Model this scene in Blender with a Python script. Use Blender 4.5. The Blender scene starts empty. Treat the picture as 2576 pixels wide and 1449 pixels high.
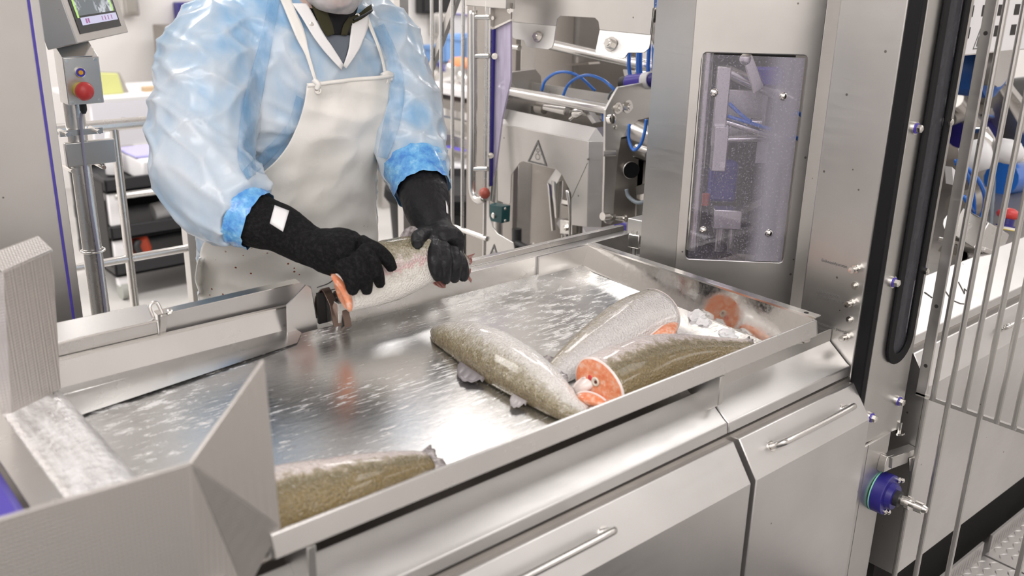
import bpy, bmesh, math, random
from mathutils import Vector, Matrix, Euler
from mathutils import noise as mn
from mathutils.bvhtree import BVHTree
random.seed(7)
S = bpy.context.scene
COL = S.collection
V = Vector
PI = math.pi

# ------------------------------------------------------------------ camera
cd = bpy.data.cameras.new('camera'); cam = bpy.data.objects.new('camera', cd); COL.objects.link(cam)
rot = Matrix(((0.759997,0.199525,-0.618542),(-0.649604,0.263166,-0.713273),(0.020463,0.943893,0.329618)))
cam.matrix_world = Matrix.Translation((0, 0, 1.6)) @ rot.to_4x4()
cd.sensor_width = 36; cd.lens = 36 * 2370 / 2576
cd.clip_start = 0.02; cd.clip_end = 60
cd.dof.use_dof = True; cd.dof.focus_distance = 1.95; cd.dof.aperture_fstop = 3.6
S.camera = cam
# ------------------------------------------------------------------ world, exposure
w = bpy.data.worlds.new('world'); S.world = w; w.use_nodes = True
w.node_tree.nodes['Background'].inputs[0].default_value = (0.95, 0.97, 1, 1)
w.node_tree.nodes['Background'].inputs[1].default_value = 0.3
S.view_settings.view_transform = 'Standard'; S.view_settings.look = 'None'
S.view_settings.exposure = -0.05; S.view_settings.gamma = 1.0; S.view_settings.use_curve_mapping = False
# ------------------------------------------------------------------ ceiling lights (unseen; front ones lowered and strengthened as fill)
LAMPS = [(x, y) for x in (-1.3, 0.15, 3.1, 5.9) for y in (-1.3, 0.1, 2.9, 5.2)]
def lamp_w(x, y): return (30 if (x < 0 or y < 0) else 10) if (x < 1 and y < 1) else (20 if y < 1 else 46)  # watts weighted per lamp for front fill and a brighter back wall
for i, (x, y) in enumerate(LAMPS):
    ld = bpy.data.lights.new('ceiling_lamp', 'AREA'); ld.shape = 'RECTANGLE'; ld.size = 1.5; ld.size_y = 0.8
    ld.energy = lamp_w(x, y); ld.color = (1.0, 0.975, 0.955)
    lo = bpy.data.objects.new('ceiling_lamp', ld); COL.objects.link(lo); lo.location = (x, y, 2.98 if y < 0 else 3.12)

# ------------------------------------------------------------------ materials
def mat(name, col, rough=0.5, metal=0.0, **k):
    m = bpy.data.materials.new(name); m.use_nodes = True
    b = m.node_tree.nodes['Principled BSDF']
    b.inputs['Base Color'].default_value = (*col, 1); b.inputs['Roughness'].default_value = rough
    b.inputs['Metallic'].default_value = metal
    for kk, v in k.items(): b.inputs[kk.replace('_', ' ')].default_value = v
    return m
def nd(m, t, **k):
    n = m.node_tree.nodes.new(t)
    for a, v in k.items():
        if hasattr(n, a): setattr(n, a, v)
        else: n.inputs[a.replace('_', ' ')].default_value = v
    return n
def lk(m, a, b): m.node_tree.links.new(a, b)
def bsdf(m): return m.node_tree.nodes['Principled BSDF']
def coords(m, scale=(1, 1, 1), kind='Object', rotz=0):
    tc = nd(m, 'ShaderNodeTexCoord'); mp = nd(m, 'ShaderNodeMapping')
    mp.inputs['Scale'].default_value = scale; mp.inputs['Rotation'].default_value = (0, 0, rotz)
    lk(m, tc.outputs[kind], mp.inputs['Vector']); return mp.outputs[0]
def ramp(m, src, stops):
    r = nd(m, 'ShaderNodeValToRGB'); e = r.color_ramp.elements
    while len(e) < len(stops): e.new(0.5)
    for el, (p, c) in zip(e, stops):
        el.position = p; el.color = (*c, 1) if len(c) == 3 else c
    lk(m, src, r.inputs[0]); return r.outputs[0]
def noise(m, vec, scale, detail=3, rough=0.5):
    n = nd(m, 'ShaderNodeTexNoise'); n.inputs['Scale'].default_value = scale; n.inputs['Detail'].default_value = detail
    n.inputs['Roughness'].default_value = rough
    lk(m, vec, n.inputs['Vector']); return n.outputs['Fac']
def bump(m, h, strength, dist=0.002):
    b = nd(m, 'ShaderNodeBump'); b.inputs['Strength'].default_value = strength; b.inputs['Distance'].default_value = dist
    lk(m, h, b.inputs['Height']); lk(m, b.outputs[0], bsdf(m).inputs['Normal'])
def maprange(m, src, a, b, c, d):
    n = nd(m, 'ShaderNodeMapRange'); n.inputs[1].default_value = a; n.inputs[2].default_value = b
    n.inputs[3].default_value = c; n.inputs[4].default_value = d; lk(m, src, n.inputs[0]); return n.outputs[0]
def mixc(m, fac, a, b):
    n = nd(m, 'ShaderNodeMix'); n.data_type = 'RGBA'
    if isinstance(fac, float): n.inputs[0].default_value = fac
    else: lk(m, fac, n.inputs[0])
    for sock, v in ((n.inputs[6], a), (n.inputs[7], b)):
        if isinstance(v, tuple): sock.default_value = (*v, 1)
        else: lk(m, v, sock)
    return n.outputs[2]
def steel(name, col=(0.62, 0.60, 0.57), rough=0.36, metal=0.9, grain=(1, 1, 40), amp=0.10, dirt=0.0):
    m = mat(name, col, rough, metal)
    v = coords(m, grain); f = noise(m, v, 14, 4, 0.6)
    lk(m, maprange(m, f, 0.2, 0.8, rough - amp, rough + amp), bsdf(m).inputs['Roughness'])
    v2 = coords(m, (1, 1, 1)); f2 = noise(m, v2, 5, 3)
    c = mixc(m, maprange(m, f2, 0.35, 0.65, 0.0, 1.0), tuple(x * 0.94 for x in col), tuple(min(1, x * 1.05) for x in col))
    if dirt:
        vo = nd(m, 'ShaderNodeTexVoronoi'); vo.inputs['Scale'].default_value = 30; lk(m, v2, vo.inputs['Vector'])
        sel = nd(m, 'ShaderNodeSeparateColor'); lk(m, vo.outputs['Color'], sel.inputs[0])
        a = nd(m, 'ShaderNodeMath', operation='LESS_THAN'); a.inputs[1].default_value = 0.075; lk(m, vo.outputs['Distance'], a.inputs[0])
        g = nd(m, 'ShaderNodeMath', operation='GREATER_THAN'); g.inputs[1].default_value = 1 - dirt; lk(m, sel.outputs[0], g.inputs[0])
        mu = nd(m, 'ShaderNodeMath', operation='MULTIPLY'); lk(m, a.outputs[0], mu.inputs[0]); lk(m, g.outputs[0], mu.inputs[1])
        c = mixc(m, mu.outputs[0], c, (0.22, 0.2, 0.19))
    lk(m, c, bsdf(m).inputs['Base Color'])
    return m
M = {}
M['steel'] = steel('satin_steel', (0.615, 0.60, 0.58), 0.34, 0.93, (1, 1, 14), .05, dirt=0.12)
M['steelx'] = steel('brushed_steel', (0.66, 0.645, 0.63), 0.27, 0.95, (1, 1, 1), .012, dirt=0.06)
M['steel_light'] = steel('pale_sheet_steel', (0.655, 0.64, 0.63), 0.35, 0.93, (1, 1, 6), .05, dirt=0.15)
M['steel_tube'] = steel('tube_steel', (0.66, 0.645, 0.625), 0.24, 0.95, (1, 1, 1), .05)
M['steel_dark'] = steel('dull_dark_steel', (0.36, 0.335, 0.31), 0.42, 0.85)
M['chrome'] = mat('bright_bolt_steel', (0.78, 0.76, 0.73), 0.16, 1.0)
M['rail'] = steel('rail_steel', (0.72, 0.705, 0.685), 0.27, 0.92, (1, 1, 1), .05)
M['mirror'] = mat('polished_wet_plate', (0.70, 0.68, 0.65), 0.07, 0.97)
_v = coords(M['mirror'], (1, 1, 1)); bump(M['mirror'], noise(M['mirror'], _v, 26, 4), 0.10, 0.002)
_f = noise(M['mirror'], _v, 70, 5, 0.7); lk(M['mirror'], maprange(M['mirror'], _f, 0.35, 0.75, 0.04, 0.22), bsdf(M['mirror']).inputs['Roughness'])
M['black'] = mat('black_rubber', (0.006, 0.006, 0.007), 0.6, 0.0, Specular_IOR_Level=0.25)
M['blackp'] = mat('black_plastic', (0.02, 0.02, 0.022), 0.5)
M['mat'] = mat('added_mat_rubber', (0.05, 0.048, 0.046), 0.6)  # for the added mat that darkens low steel reflections
M['dark'] = mat('dark_recess', (0.025, 0.023, 0.022), 0.7)
M['blue_seal'] = mat('blue_seal', (0.07, 0.05, 0.36), 0.5)
M['purple'] = mat('violet_blue_plastic', (0.07, 0.045, 0.42), 0.35)
M['navy'] = mat('dark_blue_plastic', (0.025, 0.02, 0.20), 0.35)
M['hose'] = mat('blue_air_hose', (0.02, 0.16, 0.62), 0.25, 0.0, Coat_Weight=0.4)
M['grey_cable'] = mat('grey_cable', (0.16, 0.19, 0.22), 0.4)
M['red'] = mat('red_button', (0.62, 0.05, 0.05), 0.35)
M['red2'] = mat('red_brown_bumper', (0.36, 0.075, 0.05), 0.45)
M['orange'] = mat('orange_red_plastic', (0.75, 0.10, 0.04), 0.45)
M['yellow'] = mat('yellow_plastic', (0.72, 0.55, 0.05), 0.45)
M['amber'] = mat('amber_lens', (0.85, 0.42, 0.02), 0.3)
M['white'] = mat('white_plastic', (0.80, 0.79, 0.80), 0.4)
M['whitewall'] = mat('white_wall_paint', (0.80, 0.775, 0.76), 0.6)
M['cream'] = mat('cream_paint', (0.78, 0.76, 0.70), 0.6)
M['lime'] = mat('yellow_green_board', (0.50, 0.51, 0.19), 0.6)
M['green'] = mat('dark_green_plastic', (0.01, 0.07, 0.075), 0.4)
M['ink'] = mat('grey_print', (0.16, 0.155, 0.15), 0.6)
M['brown'] = mat('stained_steel', (0.17, 0.12, 0.10), 0.3, 0.8)
M['teal'] = mat('pale_blue_crate', (0.20, 0.38, 0.74), 0.5)
M['fillet'] = mat('orange_fillet', (0.85, 0.32, 0.15), 0.4)
M['floor'] = mat('grey_resin_floor', (0.50, 0.475, 0.45), 0.45)
M['far_wall'] = mat('grey_wall_panel', (0.74, 0.715, 0.70), 0.6)
_v = coords(M['floor']); lk(M['floor'], ramp(M['floor'], noise(M['floor'], _v, 3, 5), [(0.3, (0.46, 0.445, 0.43)), (0.7, (0.55, 0.535, 0.515))]), bsdf(M['floor']).inputs['Base Color'])

# wet tray floor: brushed steel with water film and foam
m = mat('wet_tray_steel', (0.72, 0.715, 0.705), 0.12, 1.0); M['tray'] = m
v = coords(m, (1, 1, 1)); vs = coords(m, (1.2, 26, 26), rotz=0.0); vf = coords(m, (6, 15, 6), rotz=0.25)
scr = noise(m, vs, 12, 5, 0.7); foam = noise(m, vf, 4.2, 9, 0.72); big = noise(m, v, 3.1, 3, 0.5)
sep = nd(m, 'ShaderNodeSeparateXYZ'); lk(m, v, sep.inputs[0])
def wedge(a, b, c, off):      # a*x + b*y + off
    n1 = nd(m, 'ShaderNodeMath', operation='MULTIPLY_ADD'); n1.inputs[1].default_value = a; n1.inputs[2].default_value = off
    lk(m, sep.outputs[0], n1.inputs[0])
    n2 = nd(m, 'ShaderNodeMath', operation='MULTIPLY_ADD'); n2.inputs[1].default_value = b
    lk(m, sep.outputs[1], n2.inputs[0]); lk(m, n1.outputs[0], n2.inputs[2]); return n2.outputs[0]
def mth(op, a, b):
    n = nd(m, 'ShaderNodeMath', operation=op)
    for s, x in zip(n.inputs, (a, b)):
        if isinstance(x, (int, float)): s.default_value = x
        else: lk(m, x, s)
    return n.outputs[0]
# foam sheet at the far right corner (x > ~1.05, y > ~1.17)
e1 = maprange(m, wedge(1, 0, 0, 0), 0.98, 1.10, 0, 1); e2 = maprange(m, wedge(-0.42, 1, 0, 0), 0.655, 0.685, 0, 1)
sheet = mth('MULTIPLY', e1, e2)
lm = maprange(m, wedge(1, 0, 0, 0), 0.72, 0.48, 0, 1)
thr = mth('SUBTRACT', mth('SUBTRACT', 0.655, mth('MULTIPLY', sheet, 0.13)), mth('MULTIPLY', lm, 0.13))
ff = mth('SUBTRACT', mth('ADD', foam, mth('MULTIPLY', mth('SUBTRACT', big, 0.5), 0.30)), thr)
drops = noise(m, coords(m, (5, 34, 5), rotz=0.10), 5.5, 7, 0.75); patchy = noise(m, v, 6.5, 3, 0.5)
dd_ = maprange(m, mth('ADD', drops, mth('MULTIPLY', mth('SUBTRACT', patchy, 0.5), 0.35)), 0.575, 0.66, 0, 0.75)
fm = mth('MAXIMUM', maprange(m, ff, 0.0, 0.13, 0, 0.9), dd_)
lk(m, mixc(m, fm, (0.735, 0.73, 0.72), (0.84, 0.825, 0.82)), bsdf(m).inputs['Base Color'])
lk(m, maprange(m, fm, 0, 1, 0.95, 0.25), bsdf(m).inputs['Metallic'])
r1 = maprange(m, scr, 0.3, 0.75, 0.09, 0.25)
lk(m, mth('ADD', r1, mth('MULTIPLY', fm, 0.25)), bsdf(m).inputs['Roughness'])
hh = mth('ADD', mth('MULTIPLY', scr, 0.35), mth('ADD', mth('MULTIPLY', foam, 0.9), mth('MULTIPLY', fm, 0.35)))
bump(m, hh, 0.10, 0.004)
# wet slide: frothy pale steel, its whiteness painted in place of lamp glare
m = mat('wet_slide_glare', (0.86, 0.84, 0.84), 0.2, 0.3); M['slide'] = m
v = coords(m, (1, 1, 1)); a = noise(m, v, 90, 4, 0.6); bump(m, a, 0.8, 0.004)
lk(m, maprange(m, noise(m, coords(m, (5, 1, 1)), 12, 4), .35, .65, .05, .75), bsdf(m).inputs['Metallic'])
# dimpled sheet of the hopper
m = mat('linen_pattern_steel', (0.60, 0.57, 0.545), 0.40, 0.85); M['dimple'] = m
v = coords(m, (1, 1, 1)); wv = nd(m, 'ShaderNodeTexVoronoi'); wv.inputs['Scale'].default_value = 230; wv.inputs['Randomness'].default_value = 0.0
lk(m, v, wv.inputs['Vector']); bump(m, wv.outputs['Distance'], 0.45, 0.0016)
# diamond plate
M['tread'] = steel('tread_plate', (0.50, 0.48, 0.47), 0.40, 0.85)
M['steel_matte'] = steel('low_glare_steel', (0.52, 0.505, 0.495), 0.52, 0.9, (1, 1, 1), .03)  # darker, rougher steel copy that tones down lamp glare on bevels and tabs
# scratched acrylic
def acrylic(name, tint, haze):
    m = bpy.data.materials.new(name); m.use_nodes = True; nt = m.node_tree; nt.nodes.remove(bsdf(m))
    out = [n for n in nt.nodes if n.type == 'OUTPUT_MATERIAL'][0]
    tr = nd(m, 'ShaderNodeBsdfTransparent'); tr.inputs[0].default_value = (0.93, 0.92, 0.97, 1)
    gl = nd(m, 'ShaderNodeBsdfGlossy'); gl.inputs['Roughness'].default_value = 0.05
    df = nd(m, 'ShaderNodeBsdfDiffuse'); df.inputs[0].default_value = (*tint, 1)
    mx = nd(m, 'ShaderNodeMixShader'); mx.inputs[0].default_value = 0.07; lk(m, tr.outputs[0], mx.inputs[1]); lk(m, gl.outputs[0], mx.inputs[2])
    my = nd(m, 'ShaderNodeMixShader'); lk(m, mx.outputs[0], my.inputs[1]); lk(m, df.outputs[0], my.inputs[2]); lk(m, my.outputs[0], out.inputs[0])
    return m, my
m, my = acrylic('scratched_acrylic', (0.44, 0.42, 0.49), 0.4); M['acrylic'] = m
v = coords(m, (1, 1, 1)); f1 = noise(m, v, 260, 3, 0.7); f2 = noise(m, coords(m, (1, 1, 0.25)), 9, 4)
sp = maprange(m, f1, 0.57, 0.66, 0.0, 0.8)
sx = nd(m, 'ShaderNodeSeparateXYZ'); lk(m, v, sx.inputs[0])
def mth2(op, a, b):
    n = nd(m, 'ShaderNodeMath', operation=op)
    for s, x in zip(n.inputs, (a, b)):
        if isinstance(x, (int, float)): s.default_value = x
        else: lk(m, x, s)
    return n.outputs[0]
uu = mth2('MULTIPLY', mth2('SUBTRACT', sx.outputs[0], sx.outputs[1]), 0.7071)      # runs along the pane
band = mth2('MULTIPLY', maprange(m, uu, 0.355, 0.385, 0, 1), maprange(m, uu, 0.436, 0.40, 0.55, 1))
frost = mth2('MULTIPLY', band, maprange(m, f2, 0.2, 0.7, 0.25, 0.65))
lk(m, mth2('ADD', mth2('MAXIMUM', mth2('MULTIPLY', sp, 0.6), mth2('ADD', frost, mth2('MULTIPLY', mth2('MULTIPLY', sp, band), 0.5))), 0.05), my.inputs[0])
m, my = acrylic('frosted_violet_acrylic', (0.50, 0.45, 0.58), 0.5); M['acrylic2'] = m
lk(m, maprange(m, noise(m, coords(m, (1, 3, 0.4)), 14, 4), 0.3, 0.7, 0.45, 0.95), my.inputs[0])
m, my = acrylic('smoked_door_pane', (0.10, 0.10, 0.11), 0.5); M['smoke'] = m
sz = nd(m, 'ShaderNodeSeparateXYZ'); lk(m, coords(m), sz.inputs[0])
lk(m, maprange(m, noise(m, coords(m, (1, 1, 0.4)), 60, 4), 0.3, 0.7, 0.55, 0.85), my.inputs[0])

# ------------------------------------------------------------------ mesh helpers
class B:
    def __init__(s): s.bm = bmesh.new()
    def face(s, pts):
        try: return s.bm.faces.new([s.bm.verts.new(p) for p in pts])
        except ValueError: return None
    def box(s, lo, hi):
        x0, y0, z0 = lo; x1, y1, z1 = hi
        v = [s.bm.verts.new(p) for p in ((x0,y0,z0),(x1,y0,z0),(x1,y1,z0),(x0,y1,z0),(x0,y0,z1),(x1,y0,z1),(x1,y1,z1),(x0,y1,z1))]
        for f in ((3,2,1,0),(4,5,6,7),(0,1,5,4),(1,2,6,5),(2,3,7,6),(3,0,4,7)): s.bm.faces.new([v[i] for i in f])
        return s
    def obox(s, c, u, v, n, su, sv, sn):      # oriented box about its centre
        c, u, v, n = V(c), V(u).normalized(), V(v).normalized(), V(n).normalized()
        P = [c + u * (a * su / 2) + v * (b * sv / 2) + n * (d * sn / 2) for d in (-1, 1) for a, b in ((-1,-1),(1,-1),(1,1),(-1,1))]
        vv = [s.bm.verts.new(p) for p in P]
        for f in ((3,2,1,0),(4,5,6,7),(0,1,5,4),(1,2,6,5),(2,3,7,6),(3,0,4,7)): s.bm.faces.new([vv[i] for i in f])
        return s
    def rings(s, rings, cap=True, closed=True):
        rv = [[s.bm.verts.new(p) for p in r] for r in rings]
        n = len(rv[0])
        for a, b in zip(rv, rv[1:]):
            for i in range(n if closed else n - 1):
                j = (i + 1) % n
                s.bm.faces.new((a[i], a[j], b[j], b[i]))
        if cap and closed:
            s.bm.faces.new(rv[0][::-1]); s.bm.faces.new(rv[-1])
        return s
    def cyl(s, p0, p1, r, r1=None, seg=16):
        p0, p1 = V(p0), V(p1); d = (p1 - p0).normalized(); u = d.orthogonal().normalized(); w_ = d.cross(u)
        r1 = r if r1 is None else r1
        return s.rings([[p + (u * math.cos(2*PI*i/seg) + w_ * math.sin(2*PI*i/seg)) * q for i in range(seg)] for p, q in ((p0, r), (p1, r1))])
    def lathe(s, p0, axis, prof, seg=20):     # prof: (distance along axis, radius)
        p0 = V(p0); d = V(axis).normalized(); u = d.orthogonal().normalized(); w_ = d.cross(u)
        return s.rings([[p0 + d * a + (u * math.cos(2*PI*i/seg) + w_ * math.sin(2*PI*i/seg)) * max(r, 1e-4) for i in range(seg)] for a, r in prof])
    def tube(s, pts, r, seg=10, sub=6):
        P = [V(p) for p in pts]
        if sub > 1 and len(P) > 2:
            Q = [P[0] * 2 - P[1]] + P + [P[-1] * 2 - P[-2]]; o = []
            for i in range(1, len(Q) - 2):
                for k in range(sub):
                    t = k / sub; a, b, c, d = Q[i-1], Q[i], Q[i+1], Q[i+2]
                    o.append(0.5 * ((2*b) + (c-a)*t + (2*a-5*b+4*c-d)*t*t + (3*b-a-3*c+d)*t**3))
            P = o + [P[-1]]
        rr = r if isinstance(r, list) else None
        up = None; R_ = []
        for i, p in enumerate(P):
            d = (P[min(i+1, len(P)-1)] - P[max(i-1, 0)]).normalized()
            u = d.orthogonal().normalized() if up is None else (up - d * up.dot(d)).normalized()
            up = u; w_ = d.cross(u)
            q = r
            if rr:
                f = i / (len(P) - 1) * (len(rr) - 1); k = min(int(f), len(rr) - 2); q = rr[k] + (rr[k+1] - rr[k]) * (f - k)
            R_.append([p + (u * math.cos(2*PI*j/seg) + w_ * math.sin(2*PI*j/seg)) * q for j in range(seg)])
        return s.rings(R_)
    def prism(s, poly, depth, holes=()):      # planar 3D polygon (with holes) pushed along vector depth
        depth = V(depth); bm = bmesh.new(); loops = []
        for lp in (poly, *holes):
            vs = [bm.verts.new(p) for p in lp]; loops.append(vs)
            for i in range(len(vs)): bm.edges.new((vs[i], vs[(i+1) % len(vs)]))
        if holes: bmesh.ops.triangle_fill(bm, use_beauty=True, use_dissolve=False, edges=bm.edges[:])
        else: bmesh.ops.contextual_create(bm, geom=bm.edges[:])
        fs = bm.faces[:]
        r = bmesh.ops.extrude_face_region(bm, geom=fs, use_keep_orig=True)
        bmesh.ops.translate(bm, vec=depth, verts=[g for g in r['geom'] if isinstance(g, bmesh.types.BMVert)])
        bmesh.ops.recalc_face_normals(bm, faces=bm.faces[:])
        me = bpy.data.meshes.new('tmp'); bm.to_mesh(me); bm.free(); s.bm.from_mesh(me); bpy.data.meshes.remove(me)
        return s
    def sheet(s, pts, t):                     # polyline profile swept: pts = list of rows of 3D points, thick t along normals
        rows = [[V(p) for p in r] for r in pts]
        return s.grid(rows, t)
    def grid(s, rows, t=0):
        nj, ni = len(rows), len(rows[0]); R_ = [[V(p) for p in r] for r in rows]
        rv = [[s.bm.verts.new(p) for p in r] for r in R_]
        if not t:
            for a, b in zip(rv, rv[1:]):
                for i in range(ni - 1): s.bm.faces.new((a[i], a[i+1], b[i+1], b[i]))
            return s
        lo = []
        for j in range(nj):
            row = []
            for i in range(ni):
                du = R_[j][min(i+1, ni-1)] - R_[j][max(i-1, 0)]; dv = R_[min(j+1, nj-1)][i] - R_[max(j-1, 0)][i]
                n = du.cross(dv); n = n.normalized() if n.length > 1e-12 else V((0, 0, 1))
                row.append(s.bm.verts.new(R_[j][i] - n * t))
            lo.append(row)
        for j in range(nj - 1):
            for i in range(ni - 1):
                s.bm.faces.new((rv[j][i], rv[j][i+1], rv[j+1][i+1], rv[j+1][i]))
                s.bm.faces.new((lo[j][i], lo[j+1][i], lo[j+1][i+1], lo[j][i+1]))
        for j in range(nj - 1):
            s.bm.faces.new((rv[j][0], rv[j+1][0], lo[j+1][0], lo[j][0])); s.bm.faces.new((rv[j][-1], lo[j][-1], lo[j+1][-1], rv[j+1][-1]))
        for i in range(ni - 1):
            s.bm.faces.new((rv[0][i], lo[0][i], lo[0][i+1], rv[0][i+1])); s.bm.faces.new((rv[-1][i], rv[-1][i+1], lo[-1][i+1], lo[-1][i]))
        return s
    def bolt(s, p, n, r=0.008, h=0.007, washer=True):
        p, n = V(p), V(n).normalized()
        if washer: s.cyl(p, p + n * 0.002, r * 1.5, seg=18)
        s.cyl(p + n * 0.001, p + n * h, r, seg=6)
        s.cyl(p + n * h, p + n * (h + 0.002), r * 0.6, seg=12)
        return s
    def done(s): return s.bm

def T(name, label, cat, loc=(0, 0, 0), group=None):
    o = bpy.data.objects.new(name, None); COL.objects.link(o); o.location = loc; o.empty_display_size = 0.05
    tag(o, label, cat, group); return o
def tag(o, label, cat, group=None, kind=None):
    o['label'] = label; o['category'] = cat
    if group: o['group'] = group
    if kind: o['kind'] = kind
    return o
def obj(name, b, m, parent=None, bev=0.0, smooth=False, label=None, sub=0):
    bm = b.bm if isinstance(b, B) else b
    if not smooth: bmesh.ops.recalc_face_normals(bm, faces=bm.faces[:])
    me = bpy.data.meshes.new(name); bm.to_mesh(me); bm.free()
    o = bpy.data.objects.new(name, me); COL.objects.link(o); me.materials.append(M[m] if isinstance(m, str) else m)
    if parent is not None:
        o.parent = parent
        wl = V((0, 0, 0)); q = parent
        while q is not None: wl += q.location; q = q.parent
        o.location = -wl
    if smooth:
        for p in me.polygons: p.use_smooth = True
    else:
        for p in me.polygons: p.use_smooth = True
        try: me.set_sharp_from_angle(angle=math.radians(32))
        except Exception: pass
    if bev:
        md = o.modifiers.new('bevel', 'BEVEL'); md.width = bev; md.segments = 2; md.limit_method = 'ANGLE'; md.angle_limit = math.radians(40)
    if sub:
        md = o.modifiers.new('subd', 'SUBSURF'); md.levels = sub; md.render_levels = sub
    if label: o['label'] = label
    return o
def structure(name, b, m):
    o = obj(name, b, m); o['kind'] = 'structure'; return o
def L3(a, b, t): return V(a) + (V(b) - V(a)) * t
def bolts(parent, pts, n, r=0.008, h=0.007, name='bolt', m='chrome'):
    for p in pts: obj(name, B().bolt(p, n, r, h), m, parent)
def text(s, origin, u, v, size, parent, m='ink', name='lettering'):
    cu = bpy.data.curves.new('t', 'FONT'); cu.body = s; cu.size = size; cu.extrude = 0.0001
    t = bpy.data.objects.new('t', cu); COL.objects.link(t)
    dg = bpy.context.evaluated_depsgraph_get(); me = bpy.data.meshes.new_from_object(t.evaluated_get(dg))
    bpy.data.objects.remove(t); bpy.data.curves.remove(cu)
    u, v = V(u).normalized(), V(v).normalized(); n = u.cross(v); o = V(origin)
    for q in me.vertices: q.co = o + u * q.co.x + v * q.co.y + n * (q.co.z + 0.0003)
    bm = bmesh.new(); bm.from_mesh(me); bpy.data.meshes.remove(me)
    return obj(name, bm, m, parent)
def hazard(center, u, v, h, parent, base=None):
    """engraved warning triangle with two rollers"""
    c, u, v = V(center), V(u).normalized(), V(v).normalized(); n = u.cross(v)
    base = base or h * 0.85
    def P(a, b_): return c + u * a + v * b_ + n * 0.0004
    b = B()
    b.prism([P(-base/2, -h/2), P(base/2, -h/2), P(0, h/2)], n * 0.0004, [[P(-base*0.40, -h*0.44), P(base*0.40, -h*0.44), P(0, h*0.36)]])
    for cy, r in ((-0.20, 0.135), (0.055, 0.085)):
        out = [P(math.cos(2*PI*i/20) * h * r, cy * h + math.sin(2*PI*i/20) * h * r) for i in range(20)]
        inn = [P(math.cos(2*PI*i/20) * h * (r - 0.018), cy * h + math.sin(2*PI*i/20) * h * (r - 0.018)) for i in range(20)]
        b.prism(out, n * 0.0004, [inn])
    return obj('warning_sign', b, 'ink', parent)
def copy_tree(o, parent=None):
    c = o.copy(); COL.objects.link(c)
    if parent is not None: c.parent = parent
    for ch in list(o.children): copy_tree(ch, c)
    return c

# ================================================================== the hall
structure('floor', B().box((-2.2, -2.2, -0.1), (8.6, 7.1, 0)), 'floor')
structure('wall_back', B().box((-2.2, 7.0, 0), (8.6, 7.1, 3.3)), 'whitewall')
structure('wall_right', B().box((8.5, -2.2, 0), (8.6, 7.0, 3.3)), 'whitewall')
structure('wall_left', B().box((-2.2, -2.1, 0), (-2.1, 7.0, 3.3)), 'far_wall')
structure('wall_front', B().box((-2.1, -2.2, 0), (8.5, -2.1, 3.3)), 'far_wall')
structure('ceiling', B().box((-2.2, -2.2, 3.3), (8.6, 7.1, 3.4)), 'whitewall')
bb = B()
for x, y in LAMPS:
    z_ = 3.0 if y < 0 else 3.14
    bb.box((x - 0.80, y - 0.43, z_), (x + 0.80, y + 0.43, z_ + .16))
    if y < 0: bb.box((x - 0.5, y - .01, z_ + .16), (x - .48, y + .01, 3.3)).box((x + 0.5, y - .01, z_ + .16), (x + .52, y + .01, 3.3))  # rods for the unseen front fixtures, hung lower as fill
structure('trim_1', bb, 'white')
structure('trim_2', B().box((2.55, 5.6, 0), (2.85, 5.9, 3.3)), 'cream')

# ================================================================== machine body below the tray (front profile in Y,Z)
mb = T('fish_processing_machine', 'long stainless steel machine body under the sorting tray with sloped front covers', 'machine', (1.0, 1.2, 0))
obj('base_cabinet', B().box((0.05, 0.835, 0.12), (1.60, 1.60, 0.845)), 'steel_dark', mb)
obj('plinth', B().box((0.1, 0.9, 0.0), (1.58, 1.55, 0.12)), 'dark', mb)
def cover(x0, x1):
    P = [(.8935, .9115), (.845, .874), (.836, .869), (.834, .850), (.845, .846), (.845, .832), (.8935, .832)]
    return B().prism([(x0, y, z) for y, z in P], (x1 - x0, 0, 0))
obj('front_cover', cover(0.05, 1.2125), 'steel_light', mb, bev=.002)
obj('front_cover', cover(1.2155, 1.597), 'steel_light', mb, bev=.002)
obj('right_back_sheet', B().box((1.2155, .886, .86), (1.597, .889, .93)), 'steel', mb)
obj('groove_trim', B().box((0.05, .838, .838), (1.205, .846, .843)), 'steel', mb)
def drawer(x0, x1, xa, xb, lab):
    P = [(.824, .838), (.781, .777), (.780, .31), (.80, .31), (.84, .80), (.84, .836)]
    d = obj('drawer_front', B().prism([(x0, y, z) for y, z in P], (x1 - x0, 0, 0)), 'steel_light', mb, bev=.002)
    n = V((0, -.061, .043)).normalized(); c0 = V((0, .8045, .809))
    p = [V((xa, 0, 0)) + c0, V((xa, 0, 0)) + c0 + n * .020, V((xa + .03, 0, 0)) + c0 + n * .030, V((xb - .03, 0, 0)) + c0 + n * .030, V((xb, 0, 0)) + c0 + n * .020, V((xb, 0, 0)) + c0]
    obj('handle', B().tube(p, .0062, 12, 5), 'steel_tube', d, smooth=True)
    for x in (xa, xb): obj('handle_base', B().cyl(V((x, 0, 0)) + c0, V((x, 0, 0)) + c0 + n * .0025, .0095), 'chrome', d)
    return d
drawer(0.10, 1.218, 0.60, 0.885, '')
drawer(1.233, 1.598, 1.302, 1.535, '')
for x in (0.43, 1.192):
    obj('support_bracket', B().prism([(x, .868, .885), (x, .845, .905), (x, .845, .957), (x, .95, .957), (x, .95, .93)], (.012, 0, 0)), 'steel', mb, bev=.0015)
obj('cable_gland', B().tube([(1.035, .93, .953), (1.05, .91, .948), (1.065, .912, .952)], .004, 8), 'blackp', mb, smooth=True)

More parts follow.
